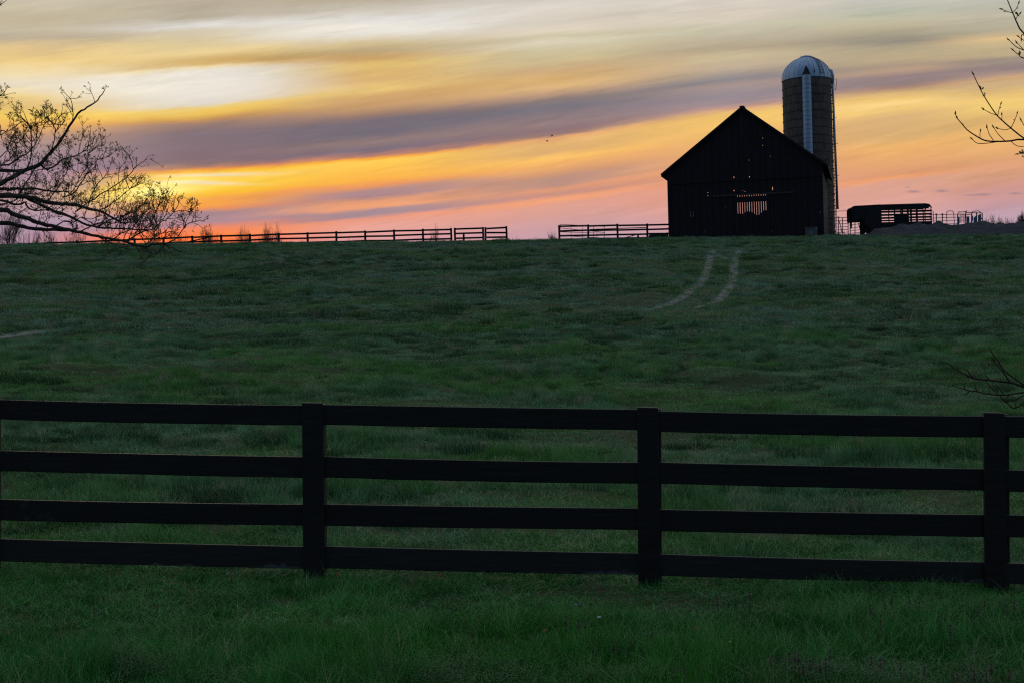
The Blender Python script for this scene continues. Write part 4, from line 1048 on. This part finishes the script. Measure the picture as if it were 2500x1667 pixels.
tp = [lt_base - Vector((0,0,.3)), lt_base + Vector((.06, 0, .8)), Vector((lt_base.x + .10, lt_base.y - .2, fork.z - .2)), Vector((lt_base.x + .25, lt_base.y - .3, fork.z + 1.6)), Vector((lt_base.x + .1, lt_base.y, fork.z + 4.0)), Vector((lt_base.x + .5, lt_base.y + .3, fork.z + 6.5))]
tr.tube(tp, [.34, .27, .24, .19, .12, .05], 12); tr.build('trunk', M_BARK, ltree, True)
lm = MB(); tw = MB(); bd = MB(); PX = LTY / F
def jit(a): return Vector((random.gauss(0, a), random.gauss(0, a), random.gauss(0, a)))
def twig(p, d, L, r, lvl):
    n = 4; pts = [p.copy()]; dd = d.copy(); q_ = p.copy()
    for k in range(n):
        dd = (dd + jit(.21) + Vector((0, 0, .09))).normalized(); q_ = q_ + dd * (L / n); pts.append(q_.copy())
    tw.tube(pts, [r * (1 - .55 * k / n) for k in range(n + 1)], 4 if r > .004 else 3, False)
    if lvl > 0:
        for i in range(random.randint(2, 4)):
            f = random.uniform(.25, .95); k = min(int(f*n), n-1); b = pts[k].lerp(pts[k+1], f*n - k)
            s = 1 if i % 2 else -1
            o = Vector((dd.z * s, random.uniform(-.7, .7), -dd.x * s)).normalized()
            nd = (dd + o * random.uniform(.5, 1.0)).normalized()
            twig(b, nd, L * random.uniform(.45, .75), max(r * .65, .0028), lvl - 1)
    # clustered buds at the tip
    for _ in range(random.randint(2, 4)):
        v = (dd + jit(.7)).normalized(); L2 = random.uniform(.006, .020)
        tw.tube([pts[-1], pts[-1] + v * L2], [.0022, .0020], 3, False)
        bd.bud(pts[-1] + v * L2, (v + jit(.3)).normalized(), random.uniform(.014, .023), random.uniform(.0036, .0055))
    if lvl == 0 and random.random() < .12:
        for _ in range(2): bd.leaf(pts[random.randint(2, n)], (dd + jit(.8)), random.uniform(.018, .036), random.uniform(.009, .017))
for path, r0, r1, dep in limbs:
    zp = zl(path); P = []; N = len(zp)
    for k, (x, y) in enumerate(zp):
        w = max(0.0, min(1.0, (x + 250) / 250.0))
        P.append(at(x, y, LTY + dep * w + .5 * dep * (k / N) + (.6 * (1 - w) if x < -100 else 0)))
    # smooth subdivision
    Q = []
    for k in range(N - 1):
        p0, p1, p2, p3 = P[max(k-1,0)], P[k], P[k+1], P[min(k+2, N-1)]
        for f in (0, .34, .67):
            Q.append(.5 * ((2*p1) + (p2 - p0)*f + (2*p0 - 5*p1 + 4*p2 - p3)*f*f + (3*p1 - p0 - 3*p2 + p3)*f**3) + jit(.004))
    Q.append(P[-1]); n = len(Q)
    start = next((k for k in range(n) if Q[k].x / Q[k].y * F + CX > -60), n)
    R = [1.06 * PX * (r0 + (r1 - r0) * (k / (n - 1)) ** .9) * (1 + .08 * math.sin(k * 2.1)) for k in range(n)]
    if path[0][0] <= -300: R = [r * (1 + .8 * max(0, start - k) / max(start, 1)) for k, r in enumerate(R)]
    lm.tube(Q, R, 7 if r0 > 2.5 else 5)
    for k in range(1, n):
        if k < start - 3: continue
        seg_l = (Q[k] - Q[k-1]).length
        big = R[k] / PX
        m = np.random.default_rng(k + int(r0*100)).poisson(seg_l * (11.0 if big < 2.6 else 4.6) * (1.2 if Q[k].z < fork.z + .75 else 0.9))
        for _ in range(m):
            f = random.random(); b = Q[k-1].lerp(Q[k], f); t = (Q[k] - Q[k-1]).normalized()
            s = random.choice((-1, 1, 1))
            o = Vector((-t.z * s, random.uniform(-.9, .9), abs(t.x) * s if s > 0 else -abs(t.x) * .5)).normalized()
            d = (t * random.uniform(.3, .9) + o * random.uniform(.5, 1.0)).normalized()
            twig(b, d, random.uniform(.10, .27) * (1.0 if big < 4 else 1.15), random.uniform(.0040, .0062), random.choice((1, 1, 2)))
    twig(Q[-1], (Q[-1] - Q[-3]).normalized(), random.uniform(.05, .10), max(R[-1], .003), 1)
# connect free-starting limbs to the trunk
lm.build('limbs', M_BARK, ltree, True); o = tw.build('twigs', M_BARK, ltree); o['kind'] = 'stuff'
o = bd.build('buds', M_BUD, ltree); o['kind'] = 'stuff'

# ---- the sapling on the right with sparse budding twigs
RTY = 7.0
def z4t(pts): return [(2200 + x / 3.733, y / 3.733) for x, y in pts]
def z7t(pts): return [(2250 + x / 6.272, 800 + y / 6.272) for x, y in pts]
rt_b = Vector((at(2960, 1500, RTY).x, RTY + .1, 0)); rt_b.z = gz(rt_b.x, rt_b.y)
rtree = thing('budding_tree', 'young budding tree with sparse twigs entering at the right edge', 'tree', tuple(rt_b))
def tpz(py): return at(2960, py, RTY).z
tk = MB(); trunk = [Vector((rt_b.x, rt_b.y, rt_b.z - .2)), Vector((rt_b.x + .03, RTY + .1, tpz(1100))), Vector((rt_b.x - .02, RTY + .1, tpz(500))), Vector((rt_b.x + .04, RTY + .1, tpz(-100))), Vector((rt_b.x, RTY + .1, tpz(-700))), Vector((rt_b.x - .05, RTY + .1, tpz(-1200)))]
tk.tube(trunk, [.075, .06, .05, .04, .03, .012], 10); tk.build('trunk', M_BARKY, rtree, True)
upper = [([(2790,1500),(1500,1330),(1120,1275),(1000,1287),(890,1292),(770,1285),(680,1240),(600,1185),(545,1120),(505,1075),(498,1040)], 2.2, .8), ([(890,1292),(800,1306),(700,1310),(650,1275)], 1.0, .7), ([(840,1282),(800,1220),(785,1165)], .9, .6), ([(945,1287),(880,1220),(845,1165)], .9, .6), ([(720,1255),(718,1225),(722,1200)], .8, .6),
 ([(1200,1290),(1115,1260),(1000,1170),(920,1100),(870,1050),(800,950),(740,850),(690,750),(660,685)], 1.7, .8), ([(880,1055),(810,1032),(755,1000)], .8, .6), ([(880,1055),(895,990),(908,955)], .8, .6), ([(1000,1172),(940,1187),(880,1170)], .8, .6), ([(1000,1172),(1035,1100),(1057,1040)], .9, .6), ([(918,1098),(918,1050)], .8, .5), ([(1250,1330),(1150,1200),(1098,1105)], 1.0, .7),
 ([(2790,900),(1400,560),(1120,310),(1060,220),(1030,150),(1000,80),(968,0),(930,-120)], 2.0, .8), ([(1015,122),(960,105),(920,90)], .8, .6), ([(1015,122),(1050,80),(1070,35)], .8, .6), ([(1400,560),(1120,460),(1050,430),(985,370)], 1.2, .7), ([(1120,460),(1090,430),(1060,395)], .8, .6), ([(1400,600),(1120,535),(1075,505),(1025,465)], 1.2, .8), ([(1200,410),(1120,372),(1075,342)], .9, .6), ([(1130,330),(1100,320),(1095,350)], 1.0, .7), ([(1000,1290),(1050,1330),(1110,1340),(1180,1330)], .8, .6), ([(1250,1500),(1130,1410),(1070,1406)], .9, .6), ([(1045,180),(1060,150),(1078,130)], .8, .6)]
lower = [([(2700,1300),(1900,960),(1568,900),(1380,840),(1200,820),(1000,795),(860,785),(770,760),(620,690),(500,620),(400,540),(280,530)], 2.0, .5), ([(790,760),(730,690),(680,620)], .8, .6), ([(1100,822),(1030,780),(960,720)], .9, .6), ([(1360,840),(1250,680),(1140,550),(1065,440)], 1.1, .6), ([(1800,930),(1568,870),(1450,790),(1270,660),(1180,530),(1065,360),(1060,330)], 1.3, .7),
 ([(1900,960),(1568,985),(1340,1020),(1150,1025),(960,1000),(840,970),(740,965),(660,940),(540,905),(455,865)], 1.3, .6), ([(740,967),(690,1005),(630,1030)], .8, .5), ([(670,942),(645,880),(640,840)], .7, .5), ([(850,970),(825,910),(810,860)], .8, .5), ([(1255,1015),(1200,940),(1170,880)], .8, .5),
 ([(1900,1050),(1568,1170),(1440,1220),(1390,1220),(1290,1130),(1180,1020),(1050,900),(980,800)], 1.2, .6), ([(1290,1128),(1450,1090),(1568,1030),(1800,960)], 1.0, .8), ([(1290,1100),(1340,1020)], .8, .6), ([(1445,1215),(1440,1150),(1455,1090)], .8, .6)]
bl = MB(); bb = MB(); PR = RTY / F
for k, (zp, r0, r1) in enumerate([(z4t(a), b, c) for a, b, c in upper] + [(z7t(a), b, c) for a, b, c in lower]):
    isup = k < len(upper); N = len(zp)
    P = [at(x, y, RTY + (.10 if isup else -.12) * min(1, max(0, (2960 - x) / 500))) for x, y in zp]
    Q = []
    for j in range(N - 1):
        p0, p1, p2, p3 = P[max(j-1,0)], P[j], P[j+1], P[min(j+2, N-1)]
        for f in (0, .34, .67): Q.append(.5 * ((2*p1) + (p2 - p0)*f + (2*p0 - 5*p1 + 4*p2 - p3)*f*f + (3*p1 - p0 - 3*p2 + p3)*f**3))
    Q.append(P[-1]); n = len(Q)
    bl.tube(Q, [PR * (1.15 if isup else 1.7) * (r0 + (r1 - r0) * j / (n - 1)) for j in range(n)], 6)
    d = (Q[-1] - Q[-3]).normalized()
    if isup:
        bb.bud(Q[-1] - d*.004, d, random.uniform(.020, .030), .0048); bb.bud(Q[-1] - d*.006, (d + jit(.35)).normalized(), .016, .0036)
        for j in range(3, n - 2, 5):
            if random.random() < .5: bb.bud(Q[j], ((Q[j+1]-Q[j]).normalized() + jit(.7)).normalized(), random.uniform(.010, .018), .0034)
for (x, y) in ((1110,1385),(1118,1400),(1095,1408),(1115,1440),(1050,135),(1065,140),(1080,505),(1085,500),(730,820),(728,812),(768,870),(515,1085)):
    px, py = z4t([(x, y)])[0]; p = at(px, py, RTY + .05)
    bb.leaf(p, Vector((random.uniform(-1, .3), random.uniform(-.3,.3), random.uniform(-.3, .8))), .022, .010, Vector((0,-1,.2))); bb.bud(p, Vector((-.3,0,1)), .016, .005)
bl.build('branches', M_BARKY, rtree, True); bb.build('buds', M_BUD, rtree)

# ------------------------------------------------------------------ birds
def bird(px, py, Y, rz, roll, label):
    p = at(px, py, Y); r = thing('bird', label, 'bird', tuple(p), 0, None); r.rotation_euler = (0, roll, rz); r.scale = (.62, .62, .62)
    mb = MB(); mb.tube([(-.14,0,0),(-.08,0,.005),(0,0,.01),(.09,0,.0),(.15,0,-.01),(.24,0,-.012)], [.006,.026,.034,.026,.012,.004], 8); mb.build('body', M_DARK, r, True, local=True)
    for s in (-1, 1):
        mb = MB(); mb.quadstrip([(-.05, s*.02, .012), (-.09, s*.14, .05), (-.01, s*.26, .03)], [(.06, s*.02, .008), (.02, s*.14, .045), (.02, s*.265, .028)])
        o = mb.build('wing', M_DARK, r, True, local=True); sm = o.modifiers.new('s', 'SOLIDIFY'); sm.thickness = .008
bird(1348, 332, 100, math.radians(150), math.radians(55), 'small dark bird flying, the upper right of two')
bird(1335.5, 345, 101, math.radians(205), math.radians(-40), 'small dark bird flying, the lower left of two')

# ------------------------------------------------------------------ grass (stuff)
def tuft(n, rad, h0, h1, w, segs, lean, m, seed):
    r = np.random.default_rng(seed); mb = MB()
    for _ in range(n):
        a = r.uniform(0, 2*math.pi); d = rad * math.sqrt(r.uniform()); x, y = d*math.cos(a), d*math.sin(a)
        h = r.uniform(h0, h1) * (1 - .35 * (d / rad) ** 2); la = r.uniform(0, 2*math.pi); le = abs(r.normal(0, lean)) * h
        fa = r.uniform(0, math.pi); wx, wy = math.cos(fa)*w*r.uniform(.6, 1.2)/2, math.sin(fa)*w/2
        A, B = [], []
        for k in range(segs + 1):
            f = k / segs; cx = x + math.cos(la)*le*f*f; cy = y + math.sin(la)*le*f*f; cz = h * (f - .18 * f*f * min(le/h, 1.5)) - .02*(1-f)
            t = (1 - f**1.6) if k < segs else .06
            A.append((cx - wx*t, cy - wy*t, cz)); B.append((cx + wx*t, cy + wy*t, cz))
        mb.quadstrip(A, B)
    me = bpy.data.meshes.new('tuft'); me.from_pydata(mb.v, [], mb.f); me.update()
    me.polygons.foreach_set('use_smooth', [True]*len(me.polygons)); me.materials.append(m)
    return bpy.data.objects.new('tuft', me)
def coll_of(objs, name):
    c = bpy.data.collections.new(name)
    for o in objs: c.objects.link(o)
    return c
def scatter(name, pts, rot, scl, idx, coll, label, cat):
    me = bpy.data.meshes.new(name); me.from_pydata(pts.tolist(), [], [])
    for nm, ty, dat in (('rot', 'FLOAT_VECTOR', rot), ('scl', 'FLOAT_VECTOR', scl), ('idx', 'INT', idx)):
        at_ = me.attributes.new(nm, ty, 'POINT'); at_.data.foreach_set('vector' if ty == 'FLOAT_VECTOR' else 'value', np.ascontiguousarray(dat).ravel())
    o = bpy.data.objects.new(name, me); col.objects.link(o); tag(o, label, cat, kind='stuff')
    ng = bpy.data.node_groups.new(name + '_scatter', 'GeometryNodeTree')
    ng.interface.new_socket('Geometry', in_out='INPUT', socket_type='NodeSocketGeometry'); ng.interface.new_socket('Geometry', in_out='OUTPUT', socket_type='NodeSocketGeometry')
    N = ng.nodes; gi = N.new('NodeGroupInput'); go = N.new('NodeGroupOutput'); ci = N.new('GeometryNodeCollectionInfo'); ip = N.new('GeometryNodeInstanceOnPoints')
    ci.inputs['Collection'].default_value = coll; ci.inputs['Separate Children'].default_value = True; ci.inputs['Reset Children'].default_value = True
    ip.inputs['Pick Instance'].default_value = True
    L = ng.links
    for nm, ty, sk in (('rot', 'FLOAT_VECTOR', 'Rotation'), ('scl', 'FLOAT_VECTOR', 'Scale'), ('idx', 'INT', 'Instance Index')):
        na = N.new('GeometryNodeInputNamedAttribute'); na.data_type = ty; na.inputs['Name'].default_value = nm; L.new(na.outputs['Attribute'], ip.inputs[sk])
    L.new(gi.outputs[0], ip.inputs['Points']); L.new(ci.outputs[0], ip.inputs['Instance']); L.new(ip.outputs[0], go.inputs[0])
    md = o.modifiers.new('scatter', 'NODES'); md.node_group = ng
    return o
def field_points(n, y0, y1, half=.42, pad=1.2):
    Y = np.sqrt(rng.uniform(y0*y0, y1*y1, n)); X = rng.uniform(-1, 1, n) * (half * Y + pad); return X, Y
def keep_off(X, Y, pad):
    k = np.ones(len(X), bool)
    for xs_, yy_, w in TRACKS:
        if Y.min() > yy_.max() + 1 or Y.max() < yy_.min() - 1: continue
        for j in range(0, len(xs_), 2): k &= (X - xs_[j])**2 + (Y - yy_[j])**2 > (w/2 + pad)**2
    return k
def make_grass(name, label, n, y0, y1, coll, nk, sc, mat_lift, clump, pad, flat=1.0):
    X, Y = field_points(n, y0, y1)
    dens = noise2(X / clump, Y / clump, 21) * .6 + noise2(X / (clump*.35), Y / (clump*.35), 22) * .4
    k = (rng.uniform(size=n) < .45 + 1.1 * dens) & keep_off(X, Y, pad)
    X, Y, dens = X[k], Y[k], dens[k]; m = len(X)
    Z = ground(X, Y)
    hs = sc * (.34 + 1.7 * dens ** 1.8) * rng.uniform(.75, 1.3, m)
    if y0 < 8: hs = hs * np.interp(Y, [8.2, 9.6, 12], [.95, .40, .36])
    S = np.stack((sc * rng.uniform(.8, 1.25, m), sc * rng.uniform(.8, 1.25, m), hs * flat), 1)
    R = np.stack((rng.normal(0, .10, m), rng.normal(0, .10, m), rng.uniform(0, 6.283, m)), 1)
    return scatter(name, np.stack((X, Y, Z), 1), R, S, np.where((dens > .56) & (rng.uniform(size=m) < .38), nk - 1, rng.integers(0, nk - 1, m)).astype(np.int32), coll, label, 'grass')
near_c = coll_of([tuft(50, .13, .06, .16, .0064, 4, .65, M_GRASS_NEAR, 100 + i) for i in range(5)] + [tuft(36, .09, .12, .26, .0050, 5, .8, M_GRASS_NEAR, 140 + i) for i in range(1)], 'near_tufts')
mid_c = coll_of([tuft(90, .30, .04, .11, .0075, 3, .8, M_GRASS_MID, 200 + i) for i in range(5)] + [tuft(150, .17, .09, .20, .0075, 3, .45, M_GRASS_MID, 250)], 'mid_tufts')
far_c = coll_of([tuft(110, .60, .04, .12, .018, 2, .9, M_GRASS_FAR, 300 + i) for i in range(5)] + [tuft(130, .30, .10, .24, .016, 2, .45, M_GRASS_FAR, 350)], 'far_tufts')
make_grass('verge_grass', 'long dark green grass in front of and under the near fence', 9500, 5.2, 12.4, near_c, 6, 1.0, 0, 1.1, .05)
make_grass('pasture_grass', 'short clumpy grass of the pasture behind the near fence', 21000, 11.0, 46, mid_c, 6, 1.0, 0, 2.2, .05)
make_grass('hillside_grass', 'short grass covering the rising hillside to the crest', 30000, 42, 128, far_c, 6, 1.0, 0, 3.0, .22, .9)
M_SHADE_GRASS = mat_grass('shade_toned_grass', (.016, .060, .020), (.036, .097, .034), (.07, .08, .04), (.026, .088, .018))  # darker clump colour paints in the shaded sides of hummocks
shade_c = coll_of([tuft(120, .20, .08, .19, .010, 3, .5, M_SHADE_GRASS, 500 + i) for i in range(4)], 'shade_toned_tufts')
def shade_clumps(name, label, n, y0, y1, sc, sp):
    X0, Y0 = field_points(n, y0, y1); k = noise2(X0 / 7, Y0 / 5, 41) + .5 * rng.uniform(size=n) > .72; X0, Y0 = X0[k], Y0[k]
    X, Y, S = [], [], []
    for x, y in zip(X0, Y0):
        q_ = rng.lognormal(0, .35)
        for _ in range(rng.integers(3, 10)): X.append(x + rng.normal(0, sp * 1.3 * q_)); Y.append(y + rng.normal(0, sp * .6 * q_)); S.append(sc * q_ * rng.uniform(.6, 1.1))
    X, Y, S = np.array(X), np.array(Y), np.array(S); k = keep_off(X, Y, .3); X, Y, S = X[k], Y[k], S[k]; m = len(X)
    return scatter(name, np.stack((X, Y, ground(X, Y)), 1), np.stack((rng.normal(0,.12,m), rng.normal(0,.12,m), rng.uniform(0,6.28,m)), 1), np.stack((S * 1.25, S * 1.25, S), 1), rng.integers(0,4,m).astype(np.int32), shade_c, label, 'grass')
shade_clumps('shade_toned_grass', 'grass clumps coloured dark for hummock shade in the nearer pasture', 1300, 12, 46, .68, .10)
shade_clumps('hillside_shade_toned_grass', 'grass clumps coloured dark for hummock shade, dotted over the hillside', 3600, 42, 114, 1.05, .20)
# short tufts breaking up the edges of the ruts
EX, EY = [], []
for xs_, yy_, w in RUTS:
    for _ in range(len(xs_) * 4):
        k = rng.integers(1, len(xs_) - 1); tx_, ty_ = xs_[k+1] - xs_[k-1], yy_[k+1] - yy_[k-1]; L_ = math.hypot(tx_, ty_) + 1e-9
        o_ = rng.choice((-1, 1)) * (w/2 + .06 + rng.normal(.05, .09)); EX.append(xs_[k] - ty_/L_*o_ + rng.normal(0, .1)); EY.append(yy_[k] + tx_/L_*o_)
EX, EY = np.array(EX), np.array(EY); m = len(EX)
edge_c = coll_of([tuft(40, .13, .03, .08, .012, 2, .9, M_GRASS_FAR, 400 + i) for i in range(4)], 'edge_tufts')
scatter('track_edge_grass', np.stack((EX, EY, ground(EX, EY)), 1), np.stack((rng.normal(0,.1,m), rng.normal(0,.1,m), rng.uniform(0,6.28,m)), 1), np.repeat(rng.uniform(.7,1.3,m)[:,None], 3, 1), rng.integers(0,4,m).astype(np.int32), edge_c, 'thin grass along the edges of the wheel ruts', 'grass')

# ------------------------------------------------------------------ small plants of the verge
M_NETTLE = mat_plain('dead_nettle_leaf', (.040, .026, .034), (.075, .045, .060), 40, .8, 0, .1, bump=0)
M_NSTEM = mat_plain('nettle_stem', (.03, .05, .02), (.05, .07, .03), 30, .8, 0, .1, bump=0)
M_WEED = mat_grass('chickweed_leaf', (.028, .080, .024), (.050, .115, .042), (.07, .09, .05), (.035, .09, .028), .2, .6)
M_BLUEF = mat_plain('blue_petal', (.05, .12, .55), (.08, .18, .7), 30, .6, 0, .2, bump=0)
M_WHITEF = mat_plain('pale_petal', (.45, .42, .5), (.6, .58, .65), 30, .6, 0, .2, bump=0)
M_YELF = mat_plain('yellow_petal', (.55, .38, .02), (.65, .5, .04), 30, .6, 0, .2, bump=0)
M_LEAF = mat_plain('dry_leaf', (.12, .05, .02), (.22, .09, .035), 25, .8, 0, .1, bump=0)
def nettle_parts(seed):
    random.seed(seed); st = MB(); hd = MB(); H = .155
    st.tube([(0,0,-.02),(.004,.003,H*.5),(0,0,H)], [.0024,.002,.0016], 5)
    for k in range(3):
        for a in range(4):
            t = a*math.pi/2 + k*.5; d = Vector((math.cos(t), math.sin(t), .15)); st.leaf((0,0,.03 + .028*k), d, .026, .018, (0,0,1))
    for k in range(6):
        z = H - .040 + .008*k; r = .019 - .0024*k
        for a in range(6):
            t = a*math.pi/3 + k*.6; d = Vector((math.cos(t), math.sin(t), .05 + .12*k - .35)); hd.leaf((0,0,z), d, r, r*.95, (0,0,1))
    hd.bud((0,0,H - .012), (0,0,1), .016, .007)
    return st, hd
protos = []
def Zb(pts, ox): return [(ox + x/2.613, 1350 + y/2.613) for x, y in pts]
spots = Zb([(180,735),(268,740),(635,700),(735,680),(785,650),(855,652),(890,648),(915,660),(985,705),(945,740),(1050,710),(1088,692),(1115,620),(1380,670),(1435,675),(1560,695),(1715,720),(1925,765),(2110,755),(2140,695),(2255,735),(2030,742),(1460,325),(1690,420),(1845,385),(1880,450),(1435,425),(600,250),(395,288),(1680,300),(2060,360),(1370,340),(1790,370),(2240,350),(2100,330),(1620,300),(2290,330),(1510,290)], 1600) + Zb([(1820,550),(1925,555),(1715,578),(1860,585),(2270,730),(1370,318),(1640,418),(1520,398),(1600,420)], 800)
first_n = None
ORD = ['first','second','third','fourth','fifth','sixth','seventh','eighth','ninth','tenth','eleventh','twelfth','thirteenth','fourteenth','fifteenth','sixteenth','seventeenth','eighteenth','nineteenth','twentieth','twenty-first','twenty-second']
def order_of(i):
    lo, hi = (0, 22) if i < 22 else (22, 38) if i < 38 else (38, len(spots))
    return ORD[sorted(range(lo, hi), key=lambda k: spots[k][0]).index(i)]
for i, (px, py) in enumerate(spots):
    h = random.uniform(.8, 1.12); p = hit(px, py, .15 * h)
    lab = order_of(i) + ' from the left of the ' + ('dull purple dead-nettles along the bottom right' if i < 22 else 'small dead-nettles in the grass below the right fence bay' if i < 38 else 'dead-nettles in the grass right of bottom centre')
    r = thing('dead_nettle', lab, 'wildflower', (p.x, p.y, gz(p.x, p.y)), random.uniform(0, 6.28), 'dead-nettle stalks, ' + ('bottom right cluster' if i < 22 else 'by the right post' if i < 38 else 'bottom middle'))
    r.scale = (h, h, h)
    if i < 3:
        st, hd = nettle_parts(i); a = st.build('stem', M_NSTEM, r, local=True); b = hd.build('flower_head', M_NETTLE, r, local=True); protos.append((a, b))
    else:
        for src in protos[i % 3]:
            c = src.copy(); col.objects.link(c); c.parent = r
def flower(px, py, m, label, rad, name='wildflower'):
    p = hit(px, py, .12); z = gz(p.x, p.y); r = thing(name, label, 'flower', (p.x, p.y, z))
    mb = MB(); mb.tube([(0,0,-.02),(.003,0,.12)], .0018, 5); mb.build('stem', M_NSTEM, r, local=True)
    mb = MB()
    for k in range(7):
        t = k*2*math.pi/7; mb.leaf((.003,0,.12), Vector((math.cos(t), math.sin(t)*.8 - .2, .5)), rad, rad*.7, (0,-.6,1))
    mb.build('petals', m, r, local=True)
flower(1405, 1480, M_BLUEF, 'tiny bright blue flower in the grass right of centre', .013)
flower(1462, 1506, M_WHITEF, 'small pale flower just right of the blue one', .014)
flower(1781, 1562, M_YELF, 'small yellow flower low in the grass', .014)
for k, (px, py, lab) in enumerate(((1694, 1534, 'rust-brown dead leaf in the grass left of the yellow flower'), (1067, 1408, 'brown dead leaf below the bottom rail, middle bay'), (819, 1406, 'orange dead leaf at the foot of the left-hand post'), (1322, 1540, 'dark brown dead leaf in the grass near the middle'), (954, 1622, 'small orange leaf at the bottom of the grass'))):
    p = hit(px, py, .07); mb = MB(); d = Vector((1, .2, .5)).normalized(); n = Vector((.1, -.8, .6)).normalized(); u = d.cross(n)
    L, w = .045, .022; c0 = Vector((p.x, p.y, gz(p.x, p.y) + .07))
    A = [c0 + d*L*f - u*w*math.sin(math.pi*min(f+.05, 1))*.5 + n*.006*math.sin(f*5) for f in (0, .25, .5, .75, 1)]; B = [c0 + d*L*f + u*w*math.sin(math.pi*min(f+.05, 1))*.5 + n*.009 for f in (0, .25, .5, .75, 1)]; C = [c0 + d*L*f for f in (0, .25, .5, .75, 1)]
    mb.quadstrip(A, C); mb.quadstrip(C, B); o = mb.build('fallen_leaf', M_LEAF, None, True); tag(o, lab, 'leaf')
    sm = o.modifiers.new('s', 'SOLIDIFY'); sm.thickness = .0008
# chickweed mats along the bottom
def weed(seed):
    random.seed(seed); mb = MB()
    for _ in range(70):
        a, d = random.uniform(0, 6.28), .07*math.sqrt(random.random()); z = .03 + random.uniform(0, .05)
        mb.leaf((d*math.cos(a), d*math.sin(a), z), Vector((random.uniform(-1,1), random.uniform(-1,1), random.uniform(.0,.7))), random.uniform(.006,.010), .0055, (0,0,1))
    me = bpy.data.meshes.new('weed'); me.from_pydata(mb.v, [], mb.f); me.materials.append(M_WEED); return bpy.data.objects.new('weed', me)
weeds = coll_of([weed(900 + i) for i in range(4)], 'weed_clumps')
WP = []
for cx, cy, sx, sy, n in ((330, 1640, 60, 14, 70), (1080, 1645, 100, 20, 130), (2050, 1655, 260, 18, 170), (1500, 1660, 160, 10, 60), (2380, 1500, 120, 30, 60), (700, 1665, 150, 8, 40)):
    for _ in range(n):
        p = hit(rng.normal(cx, sx), min(rng.normal(cy, sy), 1680), .05); WP.append((p.x, p.y, gz(p.x, p.y) + .03))
WP = np.array(WP); m = len(WP)
scatter('chickweed', WP, np.stack((rng.normal(0,.1,m), rng.normal(0,.1,m), rng.uniform(0,6.28,m)), 1), np.repeat(rng.uniform(.8,1.4,m)[:,None], 3, 1), rng.integers(0,4,m).astype(np.int32), weeds, 'low small-leaved weed mats along the bottom edge of the grass', 'weeds')

tall_c = coll_of([tuft(38, .11, .10, .24, .0050, 5, .7, M_GRASS_NEAR, 700 + i) for i in range(4)], 'post_tufts')
TP = []
for px in (-28, 765, 1583, 2428):
    for _ in range(16):
        Y = 10.45 + rng.normal(-.12, .14); x = at(px, 1430, 10.45).x + rng.normal(0, .22); TP.append((x, Y, gz(x, Y)))
for _ in range(120):
    x, Y = rng.uniform(-4.2, 4.2), 10.45 + rng.normal(-.05, .12); TP.append((x, Y, gz(x, Y)))
TP = np.array(TP); m = len(TP)
scatter('fence_line_grass', TP, np.stack((rng.normal(0,.15,m), rng.normal(0,.15,m), rng.uniform(0,6.28,m)), 1), np.repeat(rng.uniform(.25,.62,m)[:,None], 3, 1), rng.integers(0,4,m).astype(np.int32), tall_c, 'taller untrimmed grass along the foot of the near fence', 'grass')
